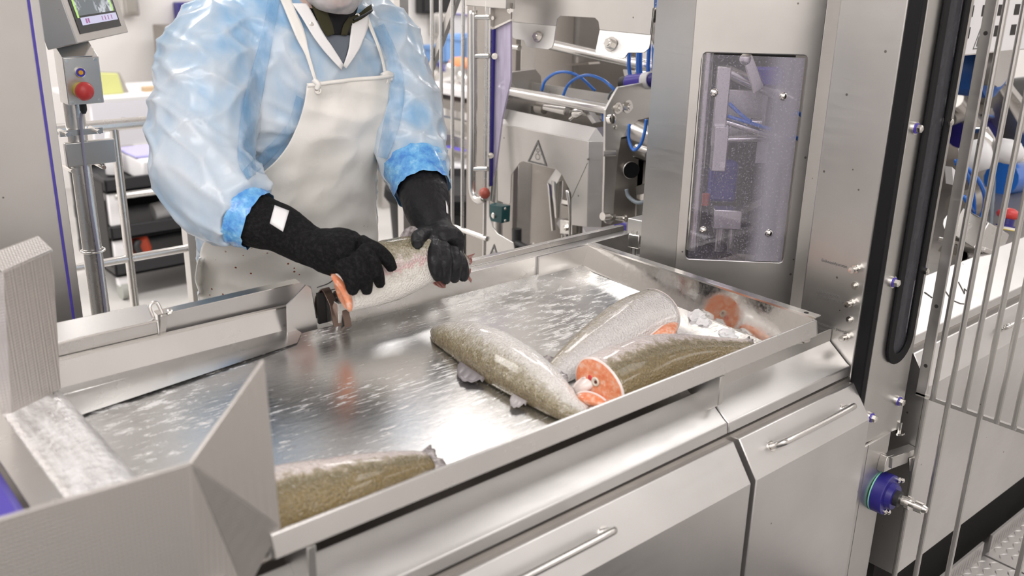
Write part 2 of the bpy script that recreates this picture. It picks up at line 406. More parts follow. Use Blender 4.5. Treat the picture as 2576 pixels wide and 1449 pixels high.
# right half of the machine, beyond the door post
mr = T('machine_cabinet', 'stainless steel machine cabinet behind the wire gate with sloped covers and a drawer handle', 'machine', (2.9, 1.1, 0))
obj('base_cabinet', B().prism([(1.835, y, z) for y, z in ((.84, .311), (.84, .85), (1.45, .85), (1.45, .31))], (2.3, 0, 0)), 'steel_dark', mr)
obj('front_cover', B().prism([(1.83, y, z) for y, z in ((.93, .937), (.891, .909), (.845, .874), (.836, .869), (.834, .850), (.85, .846), (.93, .84))], (2.3, 0, 0)), 'steel_light', mr, bev=.002)
d2 = obj('drawer_front', B().prism([(1.832, y, z) for y, z in ((.824, .838), (.781, .777), (.780, .311), (.86, .311), (.86, .836))], (2.3, 0, 0)), 'steel_light', mr, bev=.002)
n = V((0, -.061, .043)).normalized(); c0 = V((0, .8045, .809))
obj('handle', B().tube([V((2.19, 0, 0)) + c0, V((2.19, 0, 0)) + c0 + n * .02, V((2.22, 0, 0)) + c0 + n * .03, V((2.52, 0, 0)) + c0 + n * .03, V((2.55, 0, 0)) + c0], .006, 10, 5), 'steel_tube', d2, smooth=True)
obj('dark_underside', B().box((1.9, .86, 0.05), (4.1, 1.4, .31)), 'dark', mr)
b = B()
for pl in ([(2.15, .893), (2.135, .868), (2.150, .877), (2.156, .862), (2.164, .874)], [(2.075, .887), (2.07, .868), (2.09, .855), (2.105, .851)], [(2.0, .90), (2.01, .885)]):
    P = [V((x, y, .909 + (y - .891) * .76 + .001)) for x, y in pl]
    obj('pen_scribble', B().tube(P, .0012, 5, 1), 'ink', mr)

tag(obj('added_dark_mat', B().box((-1.9, -1.6, 0), (1.85, .70, .015)), 'mat'), 'added dark rubber mat out of view, darkening the reflections in the machine front', 'mat')  # added out of view so the low steel faces reflect something dark
# walkway of tread plate beside the right cabinet
wk = T('tread_plate_walkway', 'raised walkway of raised-pattern tread plates along the right cabinet', 'walkway', (2.4, .4, 0))
def tread(x0, x1):
    o = obj('tread_plate', B().prism([(x0, .0, .18), (x1, .0, .18), (x1, .755, .18), (x0, .755, .18)], (0, 0, .006)), 'tread', wk, bev=.001)
    obj('upstand', B().box((x0 + .02, .752, .186), (x1 - .02, .758, .235)), 'tread', o)
    b = B(); k = 0
    y = .02
    while y < .75:
        x = x0 + .02 + (.02 if k % 2 else 0)
        while x < x1 - .015:
            for (ox, oy, a) in ((0, 0, .6), (.02, 0, -.6)):
                ca, sa = math.cos(a), math.sin(a); L, W = .011, .0032
                q = [(x + ox + ca * L, y + oy + sa * L), (x + ox - sa * W, y + oy + ca * W), (x + ox - ca * L, y + oy - sa * L), (x + ox + sa * W, y + oy - ca * W)]
                top = V((x + ox, y + oy, .1885))
                for i in range(4): b.face([V((*q[i], .1861)), V((*q[(i + 1) % 4], .1861)), top])
            x += .04
        y += .022; k += 1
    p = obj('raised_pattern', b, 'tread', o); p['kind'] = 'stuff'
    b = B()
    y = .752
    x = x0 + .03
    while x < x1 - .03:
        b.face([(x, .7519, .19), (x + .004, .7515, .21), (x + .010, .7519, .23), (x + .006, .7505, .21)]); x += .016
    p = obj('upstand_pattern', b, 'tread', o); p['kind'] = 'stuff'
for i in range(4): tread(1.86 + i * .415, 1.86 + i * .415 + .408)
for i in range(5): obj('support_post', B().box((1.87 + i * .41, .3, 0), (1.90 + i * .41, .33, .18)), 'steel_dark', wk)

# ================================================================== sorting tray
tr = T('sorting_tray', 'wide shallow wet stainless steel sorting tray where the fish lie', 'tray', (.9, 1.1, .9))
def fz(x, y):       # floor height
    t = max(0, min(1, (y - .84) / .58)); z = .928 + .020 * t
    if y > 1.375: z += (y - 1.375) ** 2 * 4.0
    if y < .90: z += (.90 - y) * .55
    return z
rows = []
for j in range(41):
    y = .858 + (1.428 - .858) * j / 40
    rows.append([(.33 + 1.108 * i / 60, y, fz(.33 + 1.108 * i / 60, y)) for i in range(61)])
obj('tray_floor', B().grid(rows), 'tray', tr, smooth=True)
obj('front_rim', B().prism([(.383, y, z) for y, z in ((.828, .972), (.8335, 1.0), (.8355, 1.0015), (.838, 1.000), (.845, .968), (.862, .953), (.862, .9505), (.843, .965), (.837, .990), (.831, .972))], (1.062, 0, 0)), 'steelx', tr, bev=.0008)
obj('rim_end', B().prism([(1.4455, y, z) for y, z in ((.828, .972), (.8335, 1.0), (.842, 1.0), (.842, .965))], (.0015, 0, 0)), 'steel', tr)
obj('side_plate', B().prism([(1.436, .90, .926), (1.437, 1.424, .950), (1.453, 1.424, 1.0), (1.453, .842, 1.0), (1.445, .842, .956)], (.0025, 0, .0008)), 'mirror', tr)
obj('side_lip', B().box((1.4525, .842, .9985), (1.457, 1.424, 1.0022)), 'chrome', tr)
sl = obj('side_flange', B().prism([(1.457, .845, .998), (1.478, .845, .998), (1.478, 1.424, .998), (1.457, 1.424, .998)], (0, 0, .002)), 'steel_tube', tr)
obj('flange_hole', B().cyl((1.467, .868, 1.0002), (1.467, .868, 1.0004), .0045), 'dark', sl)
obj('fold_bead', B().box((1.431, .90, .929), (1.4345, .901, .93)).cyl((1.4345, .97, .932), (1.4345, 1.33, .9415), .0016, seg=8), 'chrome', tr)
obj('back_rim', B().prism([(.815, y, z) for y, z in ((1.424, .953), (1.424, 1.0), (1.450, 1.001), (1.452, 1.012), (1.466, 1.012), (1.466, .95))], (.79, 0, 0)), 'steelx', tr, bev=.001)
obj('corner_strip', B().box((1.305, 1.418, .955), (1.452, 1.4235, .998)), 'steel_light', tr)
# left back: trough wall, gutter, white sheet
obj('trough_wall', B().prism([(.20, 1.452, .958), (.20, 1.466, 1.0), (.20, 1.470, 1.0), (.20, 1.458, .954)], (.541, 0, 0)), 'steelx', tr, bev=.0006)
obj('trough_lip', B().box((.20, 1.463, .9995), (.742, 1.4715, 1.0025)), 'chrome', tr)
obj('gutter', B().grid([[(.2, 1.458, .9585), (.74, 1.458, .962)], [(.2, 1.40, .9555), (.74, 1.425, .962)], [(.2, 1.345, .9475), (.72, 1.405, .9535)]]), 'steelx', tr, smooth=True)
obj('back_sheet', B().prism([(.510, 1.48, .955), (.510, 1.48, 1.031), (.771, 1.48, 1.034), (.793, 1.48, 1.023), (.803, 1.48, .958)], (0, .003, 0)), 'steel_light', tr)
obj('end_sheet', B().prism([(0.7226,1.4400,1.0133), (0.7200,1.4400,0.9471), (0.7277,1.4400,0.9328), (0.7811,1.4400,0.9505), (0.7719,1.4400,1.0335), (0.7621,1.4400,1.0431)], (0, .003, 0)), 'steel_light', tr)
obj('back_sheet_flange', B().prism([(.510, 1.4795, 1.031), (.771, 1.4795, 1.034), (.771, 1.498, 1.036), (.510, 1.498, 1.033)], (0, 0, .0015)), 'chrome', tr)
obj('back_box', B().prism([(.20, y, z) for y, z in ((1.474, .95), (1.474, 1.024), (1.52, 1.042), (1.53, .95))], (.306, 0, 0)), 'steelx', tr, bev=.002)
obj('box_edge', B().cyl((.20, 1.474, 1.0245), (.506, 1.474, 1.0245), .0022, seg=8), 'chrome', tr)
cl = obj('toggle_clip', B().obox((.512, 1.470, 1.012), (1, 0, 0), (.12, -.1, 1), (0, -1, 0), .010, .045, .004), 'steel_tube', tr)
obj('clip_loop', B().tube([(.502, 1.478, 1.028), (.500, 1.485, 1.048), (.512, 1.487, 1.052), (.518, 1.478, 1.03)], .0028, 8), 'chrome', cl, smooth=True)
obj('clip_screw', B().bolt((.525, 1.478, 1.036), (1, -.3, 0), .005, .006), 'chrome', cl)

# fish chute pocket left of the held fish
ch = T('fish_guide_saddle', 'dark stained bent steel guide saddle at the end of the held fish', 'guide', (.82, 1.45, .95))
def saddle(x0, x1, y0, y1, z0, z1, t=.003):
    yc = (y0 + y1) / 2
    prof = [(y0, z0), (y0 + (yc - y0) * .35, z1 - .022), (yc - .006, z1 - .004), (yc, z1), (yc + .006, z1 - .004), (y1 - (y1 - yc) * .35, z1 - .022), (y1, z0)]
    return B().grid([[(x0, y, z) for y, z in prof], [(x1, y, z) for y, z in prof]], t)
obj('outer_strip', saddle(.805, .821, 1.425, 1.50, .955, 1.018), 'brown', ch, bev=.0006)
obj('inner_strip', saddle(.824, .838, 1.418, 1.48, .953, 1.013), 'brown', ch, bev=.0006)
obj('side_plate', B().prism([(.850, 1.462, .965), (.850, 1.462, 1.03), (.905, 1.462, 1.03), (.905, 1.462, .965)], (0, .003, 0)), 'steel_dark', ch)
obj('hollow', B().box((.80, 1.468, .95), (.93, 1.475, 1.01)), 'dark', ch)
obj('wire', B().tube([(.80, 1.47, 1.022), (.83, 1.472, 1.026), (.865, 1.474, 1.047)], .0012, 6), 'ink', ch)

# ================================================================== infeed chute with hopper wings, in the foreground
hc = T('infeed_chute', 'foreground stainless steel infeed chute with flared patterned wings', 'chute', (.1, 1.0, .9))
A0, A1, A2 = V((0.2911,0.8000,1.1376)), V((0.3914,0.8380,1.2054)), V((0.3968,0.8380,1.0018))
A3 = V((0.3626,0.8380,0.9546)); A3 = A2 + (A3 - A2) * 1.35
A0b = A0 + V((-.02, 0, -.34))
obj('near_wall', B().prism([(-.55, .80, A0.z + .03), (A0.x, .80, A0.z), (A0.x - .012, .80, A0.z - .34), (-.55, .80, A0.z - .34)], (0, .004, 0)), 'dimple', hc, bev=.0015)
obj('near_wing', B().prism([A0, A1, A2], (-.002, .003, 0)), 'dimple', hc, bev=.001)
obj('wing_gusset', B().prism([A0, A2, A3], (-.002, .004, 0)), 'dimple', hc, bev=.001)
obj('wing_gusset', B().prism([A0, A3, A0b], (-.002, .004, 0)), 'dimple', hc, bev=.001)
F0, F1, F2, F3 = V((.3259, 1.3908, .985)), V((.2438, 1.3313, .985)), V((.266, 1.348, 1.190)), V((.3460, 1.406, 1.192))
tp = V((-.012, .018, .018))
obj('far_wing', B().prism([F0, F1, F2, F3], (-.003, .0045, 0)), 'dimple', hc, bev=.001)
obj('wing_flange', B().prism([F2, F3, F3 + tp, F2 + tp * 1.1], (0, 0, .002)), 'dimple', hc, bev=.001)
obj('far_wing_side', B().prism([F1, F1 + V((-.03, .002, 0)), F2 + V((-.03, .002, 0)), F2], (-.001, .003, 0)), 'dimple', hc)
obj('far_wall', B().prism([(.215, 1.333, .985), (-.55, 1.333, 1.0), (-.55, 1.333, 1.2), (.236, 1.35, 1.19)], (0, .004, 0)), 'dimple', hc)
rows = []
for j in range(15):
    y = .806 + (1.40 - .806) * j / 14
    rows.append([(.232 + .093 * i / 6, y, .995 - .010 * (i / 6) - (.004 if i == 6 else 0)) for i in range(7)])
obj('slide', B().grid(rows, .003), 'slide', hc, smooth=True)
obj('slide_edge', B().prism([(.197, .806, 1.0), (.233, .806, .9965), (.233, 1.40, .9965), (.197, 1.40, 1.0)], (0, 0, -.003)), 'steelx', hc)
bl = T('conveyor_belt', 'violet blue conveyor belt ending at the infeed chute, bottom left', 'belt', (-.2, 1.05, .98))
obj('belt', B().box((-.9, .82, .972), (.192, 1.325, 1.006)), 'purple', bl, bev=.012)
obj('end_roller', B().cyl((.17, .82, .955), (.17, 1.32, .955), .016), 'steel_dark', bl)

# ================================================================== left: cabinet panel, screen, button box, railing
lp = T('cabinet_panel', 'tall flat steel cabinet with a blue seal line at the left edge', 'cabinet', (.0, 1.9, 0))
obj('door_panel', B().box((-.9, 1.752, .02), (.4475, 2.3, 2.3)), 'steel', lp)
obj('seal', B().box((.4475, 1.750, .02), (.4515, 2.29, 2.3)), 'blue_seal', lp)
obj('edge_strip', B().box((.4515, 1.75, .02), (.466, 2.3, 2.3)), 'steel_light', lp, bev=.001)

bx = T('push_button_box', 'small steel control box with a red emergency stop mushroom and a lit button', 'control box', (.59, 2.0, 1.3))
C = [V((0.5601,2.0000,1.3996)), V((0.6248,2.0000,1.4004)), V((0.6208,2.0000,1.3087)), V((0.5549,2.0000,1.3076))]
C[1].z = C[0].z; C[2].z = C[3].z; C[3].x = C[0].x; C[2].x = C[1].x = C[0].x + .069
x0, x1, z1, z0 = C[0].x, C[1].x, C[0].z, C[3].z
obj('housing', B().prism([(x0, y, z) for y, z in ((2.0, z0), (2.0, z1), (2.055, z1 + .028), (2.055, z0))], (x1 - x0, 0, 0)), 'steelx', bx, bev=.002)
fp = obj('front_plate', B().box((x0 + .001, 1.9975, z0 + .001), (x1 - .003, 2.0, z1 - .001)), 'steel', bx)
obj('top_lid', B().prism([(x0 - .001, 2.0, z1 + .001), (x1 - .012, 2.0, z1 + .001), (x1 - .002, 2.02, z1 + .0115), (x1 - .008, 2.05, z1 + .027), (x0 - .001, 2.05, z1 + .027)], (0, 0, .001)), 'chrome', bx)
c = V((0.5883,1.9970,1.3709)); nrm = V((.12, -1, .05))
k = obj('button_ring', B().lathe(c, (0, -1, 0), [(0, .0105), (.003, .0105), (.004, .009), (.004, .0001)], 24), 'chrome', bx)
obj('button_collar', B().lathe(c + V((0, -.004, 0)), (0, -1, 0), [(0, .0085), (.0012, .0085), (.0013, 0)], 24), 'purple', k)
obj('button_lens', B().lathe(c + V((0, -.005, 0)), (0, -1, 0), [(0, .0046), (.0016, .0044), (.002, 0)], 20), 'amber', k)
c = V((0.5848,1.9970,1.3369)); a = V((0, -1, 0))
k = obj('stop_collar', B().lathe(c, a, [(0, .0155), (.014, .0155), (.018, .012), (.018, 0)], 24), 'yellow', bx)
obj('stop_mushroom', B().lathe(c + a * .017, a, [(0, .010), (.003, .0165), (.009, .0185), (.015, .016), (.019, .010), (.021, .0)], 28), 'red', k, smooth=True)
for x in (x0 + .006, x1 - .009):
    for z in (z0 + .006, z1 - .006): obj('screw', B().cyl((x, 1.9975, z), (x, 1.996, z), .003), 'chrome', fp)
obj('cable_gland', B().lathe((x0 + .034, 2.025, z0), (0, 0, -1), [(0, .007), (.015, .007), (.022, .004), (.022, 0)], 12), 'blackp', bx)
po = T('control_post', 'round steel post carrying the control box behind the railing', 'post', (.585, 2.06, 0))
obj('post', B().cyl((.590, 2.075, 0), (.590, 2.075, 1.31), .0200, seg=20), 'rail', po, smooth=False)
obj('clamp_plate', B().box((.555, 2.045, 1.175), (.655, 2.06, 1.225)), 'steel', po, bev=.002)
for z in (1.17, 1.245):
    for x in (.560, .622): obj('clamp_bolt', B().cyl((x, 2.03, z), (x, 2.09, z), .0045, seg=10), 'chrome', po)
obj('clamp_bar', B().box((.55, 2.05, 1.238), (.635, 2.058, 1.25)), 'steel_tube', po)
obj('cable_ring', B().tube([(.59 + .024 * math.cos(t), 2.07 + .024 * math.sin(t), .985) for t in [i * PI / 6 for i in range(13)]], .0025, 6, 1), 'chrome', po, smooth=True)
tag(obj('control_cable', B().tube([(x0 + .034, 2.025, z0 - .015), (.590, 2.04, 1.26), (.590, 2.048, 1.1), (.594, 2.05, .95), (.592, 2.05, .6), (.592, 2.05, 0.0)], .0032, 8), mat('lilac_cable', (.36, .35, .44), .4), None, smooth=True), 'grey cable running from the control box down its post', 'cable')

# monitor
mo = T('touch_screen_monitor', 'steel-cased touch screen showing a grey image with green bars, upper left', 'monitor', (.6, 2.02, 1.45))
hd = math.radians(52.5); hdir = V((math.cos(hd), math.sin(hd), 0)); tl = math.radians(13)
nf = V((math.sin(hd), -math.cos(hd), 0)); up = V((0, 0, 1)) * math.cos(tl) - nf * math.sin(tl); nn = hdir.cross(up)
if nn.dot(nf) < 0: nn = -nn
o0 = V((0.5857,1.9800,1.4273))       # lower near corner of the bezel
def mp(a, b_, c_=0): return o0 + hdir * a + up * b_ + nn * c_
W, Hh = .30, .34
k = obj('case', B().prism([mp(0, 0), mp(W, 0), mp(W, Hh), mp(0, Hh)], nn * -.06), 'steel', mo, bev=.002)
sc = obj('screen_glass', B().prism([mp(.028, .016), mp(W - .035, .016), mp(W - .035, Hh - .02), mp(.028, Hh - .02)], nn * .0012), 'blackp', mo)
m = mat('display', (0, 0, 0), 0.3); M['display'] = m
v = coords(m, (1, 1, 1)); f = noise(m, v, 34, 4, 0.65); f2 = noise(m, v, 7, 2)
mm = nd(m, 'ShaderNodeMath', operation='MULTIPLY'); lk(m, maprange(m, f, 0.50, 0.60, 0, 1), mm.inputs[0]); lk(m, maprange(m, f2, 0.42, 0.52, 0, 1), mm.inputs[1])
lk(m, mixc(m, mm.outputs[0], (0.12, 0.14, 0.155), (0.72, 0.76, 0.82)), bsdf(m).inputs['Emission Color']); bsdf(m).inputs['Emission Strength'].default_value = 1.0
def glow(n_, c_, s_=1):
    m = mat(n_, (0, 0, 0), 0.4); bsdf(m).inputs['Emission Color'].default_value = (*c_, 1); bsdf(m).inputs['Emission Strength'].default_value = s_; M[n_] = m
glow('lime_glow', (0.50, 0.80, 0.18)); glow('bar_glow', (0.60, 0.58, 0.78)); glow('icon_glow', (0.35, 0.10, 0.30))
def quad(a0, b0, a1, b1, c_): return B().prism([mp(a0, b0, c_), mp(a1, b0, c_), mp(a1, b1, c_), mp(a0, b1, c_)], nn * .0003)
obj('display', quad(.040, .050, W - .045, Hh - .03, .0013), 'display', sc)
obj('green_bar', quad(.040, .046, .049, Hh - .03, .0017), 'lime_glow', sc)
obj('green_bar', quad(W - .062, .050, W - .053, Hh - .03, .0017), 'lime_glow', sc)
obj('icon_bar', quad(.052, .031, W - .045, .046, .0019), 'bar_glow', sc)
b = B()
for i, a in enumerate((.074, .086, .165, .182, .2, .22)): b.prism([mp(a, .034, .0023), mp(a + (.008 if i < 2 else .004), .034, .0023), mp(a + (.008 if i < 2 else .004), .043, .0023), mp(a, .043, .0023)], nn * .0002); obj('icon', b, 'icon_glow', sc); b = B()
obj('mount_arm', B().tube([mp(.10, .02, -.05), (.575, 2.10, 1.48), (.577, 2.10, 1.56), (.56, 2.11, 1.9)], .014, 12, 3), 'steel_tube', mo, smooth=True)

rl = T('tube_railing', 'stainless tube railing behind the left end of the tray', 'railing', (.8, 2.5, 0))
z1 = 1.177; z2 = .818
obj('top_rail', B().cyl((.45, 2.5, z1), (1.02, 2.5, z1), .0155, seg=20), 'rail', rl)
obj('lower_rail', B().cyl((.60, 2.5, z2), (.975, 2.5, z2), .0105, seg=16), 'rail', rl)
obj('baluster', B().cyl((.802, 2.5, .1), (.802, 2.5, z1), .0115, seg=14), 'rail', rl)
obj('end_post', B().box((.958, 2.48, 0), (.992, 2.52, 1.05)), 'steel', rl, bev=.002)
obj('base_foot', B().box((.94, 2.46, 0), (1.01, 2.54, .008)), 'steel', rl)

# ================================================================== gate, column, door post (right)
c1 = T('switch_column', 'tall steel column with three small lettered valves and a black gasket edge', 'column', (1.7, .9, 0))
obj('column', B().box((1.60, .832, .82), (1.628, .962, 2.3)), 'steel', c1, bev=.004)
obj('column_foot', B().box((1.603, .87, 0), (1.628, .96, .82)), 'steel_dark', c1)
obj('gasket', B().box((1.5965, .806, .795), (1.616, .8315, 2.3)), 'black', c1, bev=.003)
for p, kind in ((((1.6000,0.8588,1.0633)), 1), (((1.6000,0.8569,1.0289)), 0), (((1.6000,0.8583,0.9947)), 1), (((1.6000,0.8571,0.9592)), 0), (((1.6000,0.8569,0.9246)), 1)):
    p = V(p); p.y = .853
    if kind:
        k = obj('valve_stem', B().lathe(p, (-1, 0, 0), [(0, .0075), (.004, .0075), (.005, .0045), (.012, .0045), (.013, .006), (.022, .006), (.022, .0045), (.0225, 0)], 14), 'chrome', c1)
        obj('nut', B().cyl(p + V((-.004, 0, 0)), p + V((-.009, 0, 0)), .0085, seg=6), 'chrome', k)
    else: obj('bolt', B().bolt(p, (-1, 0, 0), .0048, .006), 'chrome', c1)
for s_, p in (('Esikeesidysrutat', (1.5994, .929, 1.058)), ('Erojonneneen', (1.5994, .929, .996)), ('vesienkysrunuske', (1.5994, .929, .987)), ('Erojonneneen paineg', (1.5994, .929, .930)), ('vesatunner', (1.5994, .929, .921))):
    text(s_, p, (0, -1, 0), (0, 0, 1), .0085, c1)
dl = T('door_post', 'tall bolted steel door post with a rubber-framed slot window', 'door post', (1.7, .8, 0))
def slot(cx, zb, hw, top, seg=12):     # outline of a long slot with a round lower end (x,z)
    P = [(cx - hw, top)]
    P += [(cx - hw * math.cos(t), zb + hw - hw * math.sin(t)) for t in [PI * i / seg for i in range(seg + 1)]]
    return P + [(cx + hw, top)]
slc = 1.712
outer = [(1.6165, .812, z) for z in (2.3, .70)] + [(1.785, .812, .685), (1.790, .812, 2.3)]
hole = [(x, .812, z) for x, z in slot(slc, .862, .044, 2.2)]
obj('post_plate', B().prism([V(p) for p in outer], (0, -.006, 0), [[V(p) for p in hole]]), 'steel', dl, bev=.001)
hin = [(x, .8035, z) for x, z in slot(slc, .878, .028, 2.18)]; hou = [(x, .8035, z) for x, z in slot(slc, .856, .050, 2.2)]
obj('slot_rubber', B().prism([V(p) for p in hou], (0, -.005, 0), [[V(p) for p in hin]]), 'black', dl, bev=.002)
obj('slot_pane', B().prism([(x, .810, z) for x, z in slot(slc, .870, .036, 2.19)], (0, -.003, 0)), 'smoke', dl)
obj('back_channel', B().box((1.633, .825, .70), (1.78, .90, 2.3)), 'dark', dl)
for q in ((1.6385,0.8060,1.3307), (1.7526,0.8060,1.3317), (1.6485,0.8060,1.0391), (1.7594,0.8060,1.0409), (1.7552,0.8060,0.7587), (1.6470,0.8060,0.7556)):
    q = V(q)
    k = obj('washer', B().cyl(q, q + V((0, -.004, 0)), .0115, seg=20), 'chrome', dl)
    obj('seal_ring', B().cyl(q + V((0, -.004, 0)), q + V((0, -.0055, 0)), .0095, seg=20), 'purple', k)
    obj('bolt_head', B().lathe(q + V((0, -.0055, 0)), (0, -1, 0), [(0, .0075), (.008, .0075), (.010, .004), (.010, 0)], 6), 'chrome', k)
obj('lower_panel', B().box((1.604, .80, .0), (1.738, .86, .695)), 'steel', dl, bev=.002)
obj('panel_seam', B().box((1.648, .7995, .0), (1.6488, .8, .695)), 'ink', dl)
obj('recess_back', B().box((1.738, .93, 0), (1.83, .95, .85)), 'steel_dark', dl)
obj('bottom_pin', B().lathe((1.782, .806, .672), (0, 0, 1), [(0, .007), (.004, .007), (.004, .0135), (.008, .0135), (.008, .0055), (.03, .0055), (.03, 0)], 14), 'chrome', dl)

sw = T('safety_interlock_switch', 'round dark blue safety switch with a steel pin, low on the door post', 'switch', (1.72, .79, .55))
c = V((1.722, .80, .563)); ax = V((0.05, -1, 0)).normalized()
obj('sealing_ring', B().lathe(c, ax, [(0, .044), (.0025, .044), (.0025, 0)], 32), mat('pale_green_gasket', (.25, .65, .5), .5), sw)
obj('body', B().lathe(c + ax * .0025, ax, [(0, .0435), (.022, .0435), (.024, .042), (.024, .028), (.036, .026), (.036, 0)], 36), 'navy', sw)
obj('knob', B().lathe(c + ax * .036, ax, [(0, .017), (.012, .017), (.013, .0155), (.013, 0)], 12), 'blackp', sw)
obj('pin', B().lathe(c + ax * .049 + V((.004, 0, -.001)), ax, [(0, .0105), (.012, .0105), (.012, .0145), (.02, .0145), (.02, .0075), (.03, .0075), (.03, .012), (.046, .012), (.046, .009), (.054, .006), (.054, 0)], 16), 'chrome', sw)
for dx, dz in ((.027, .027), (-.012, -.034)):
    q = c + V((dx, 0, dz)) + ax * .025
    obj('screw', B().lathe(q, ax, [(0, .0065), (.004, .0065), (.006, .004), (.006, 0)], 14), 'chrome', sw)
    obj('screw', B().lathe(q + V((.011, 0, -.004)), ax, [(0, .0055), (.007, .0055), (.009, .003), (.009, 0)], 14), 'chrome', sw)
lt = T('door_latch', 'hinged steel latch hook above the dark blue safety switch', 'latch', (1.78, .79, .63))
obj('hinge_block', B().prism([(1.700, .80, .634), (1.706, .80, .655), (1.735, .80, .650), (1.745, .80, .625), (1.733, .80, .617), (1.70, .80, .620)], (0, -.016, 0)), 'steel_tube', lt, bev=.001)
obj('arm', B().prism([(1.72, .786, .650), (1.83, .786, .631), (1.83, .786, .606), (1.725, .786, .622)], (0, -.006, 0)), 'steel', lt, bev=.001)
obj('arm_flange', B().prism([(1.715, .80, .652), (1.83, .80, .633), (1.83, .78, .631), (1.715, .78, .650)], (0, 0, .0025)), 'steel_tube', lt)
obj('hook', B().prism([(1.792, .779, .625), (1.838, .779, .618), (1.838, .779, .585), (1.802, .779, .590)], (0, -.004, 0)), 'steel_tube', lt, bev=.003)
obj('hook_pin', B().cyl((1.86, .795, .60), (1.862, .795, .635), .005, .001, 8), 'chrome', lt)

XG = 1.812
gt = T('wire_gate', 'open swing gate of vertical steel wires at the right', 'gate', (XG, .6, .3))
obj('hinge_bar', B().box((XG - .004, .775, .762), (XG + .004, .796, 2.3)), 'steel', gt, bev=.001)
obj('bottom_bar', B().box((XG - .004, -.15, .759), (XG + .004, .796, .768)), 'steel', gt, bev=.001)
obj('bar_hole', B().cyl((XG - .0042, .785, .83), (XG - .0045, .785, .83), .004), 'dark', gt)
obj('bar_hole', B().cyl((XG - .0042, .785, .96), (XG - .0045, .785, .96), .004), 'dark', gt)
obj('bar_hole', B().cyl((XG - .0042, .785, 1.49), (XG - .0045, .785, 1.49), .004), 'dark', gt)
for i in range(12):
    y = .7575 - i * .0322
    zb = .15 if i % 2 == 1 or i == 5 else .763
    if i in (5,): zb = .763
    obj('wire', B().cyl((XG - .0065, y, zb), (XG - .0065, y, 2.3), .0056, seg=10), 'steel', gt)
obj('wire', B().cyl((XG - .0065, .770, .15), (XG - .0065, .770, .763), .0056, seg=10), 'steel', gt)

# ================================================================== window cabinet (45 degree face)
R2 = math.sqrt(.5)
def dg_(u, z, off=0.0):      # point on the 45 degree face (x + y = 2.75), u along the face, off towards the viewer's side
    return V((1.375 + u * R2 - off * R2, 1.375 - u * R2 - off * R2, z))
ND = V((-R2, -R2, 0)); UD = V((R2, -R2, 0))
wc = T('window_cabinet', 'large steel cabinet with a tall scratched acrylic window held by four dome bolts', 'cabinet', (1.7, 1.2, 0))
def rrect(u0, u1, z0, z1, r, off, seg=4):
    P = []
    for cx, cz, a0 in ((u1 - r, z0 + r, -90), (u1 - r, z1 - r, 0), (u0 + r, z1 - r, 90), (u0 + r, z0 + r, 180)):
        for i in range(seg + 1):
            a = math.radians(a0 + 90 * i / seg); P.append(dg_(cx + r * math.cos(a), cz + r * math.sin(a), off))
    return P
obj('face_panel', B().prism([dg_(.210, 0.60), dg_(.462, 0.60), dg_(.462, 2.3), dg_(.210, 2.3)], -ND * .004, [rrect(.231, .437, 1.004, 1.432, .009, 0)]), 'steel', wc, bev=.002)
a_, b_ = dg_(.210, 0), dg_(.462, 0)
obj('left_panel', B().prism([(a_.x, a_.y, 0.60), (a_.x, a_.y, 2.3), (a_.x - .012, a_.y + .09, 2.3), (a_.x - .012, a_.y + .09, 0.60)], (.003, .001, 0)), 'steel', wc)
obj('right_panel', B().prism([(b_.x, b_.y, 0.60), (b_.x, b_.y, 2.3), (b_.x + .25, b_.y + .03, 2.3), (b_.x + .25, b_.y + .03, 0.60)], (-.001, .003, 0)), 'steel', wc)
obj('rear_panel', B().box((1.95, 1.08, 0.60), (1.96, 1.5, 2.3)), 'steel_dark', wc)
obj('top_panel', B().prism([(1.515, 1.32, 2.28), (1.53, 1.23, 2.28), (1.70, 1.06, 2.28), (1.95, 1.1, 2.28), (1.95, 1.5, 2.28)], (0, 0, .02)), 'steel', wc)
obj('acrylic_window', B().prism([dg_(.236, 1.006, .004), dg_(.4315, 1.008, .004), dg_(.4305, 1.428, .004), dg_(.233, 1.430, .004)], ND * .004), 'acrylic', wc)
for px in ((1.6415,1.2540,1.3500),): pass
for u, z in ((.2595, 1.356), (.3960, 1.353), (.2625, 1.071), (.3985, 1.070)):
    obj('dome_bolt', B().lathe(dg_(u, z, .008), ND, [(0, .0082), (.002, .0082), (.003, .0068), (.006, .0052), (.0075, .002), (.0078, 0)], 14), 'chrome', wc)
# mechanism behind the window
mc = T('trimming_mechanism', 'steel arms, blocks and blue hoses behind the acrylic window', 'mechanism', (1.7, 1.28, 1.0))
def inn(u, z, d): return dg_(u, z, -d)
def ibox(u0, u1, z0, z1, d0, d1): 
    return B().prism([inn(u0, z0, d0), inn(u1, z0, d0), inn(u1, z1, d0), inn(u0, z1, d0)], -ND * (d1 - d0))
obj('upright', ibox(.272, .300, 1.235, 1.40, .06, .08), 'steel_tube', mc, bev=.002)
obj('lower_upright', ibox(.275, .305, 1.185, 1.28, .045, .08), 'steel_light', mc, bev=.002)
obj('lower_upright_pin', B().cyl(inn(.297, 1.198, .045), inn(.297, 1.198, .042), .006), 'chrome', mc)
obj('guide_tube', B().cyl(inn(.250, 1.01, .05), inn(.247, 1.43, .05), .013), 'steel_tube', mc)
obj('swing_arm', B().prism([inn(.318, 1.425, .07), inn(.340, 1.425, .07), inn(.372, 1.36, .07), inn(.352, 1.345, .07)], -ND * .012), 'steel_tube', mc, bev=.002)
obj('arm_pivot', B().lathe(inn(.326, 1.416, .07), ND, [(0, .012), (.006, .012), (.008, .006), (.008, 0)], 16), 'chrome', mc)
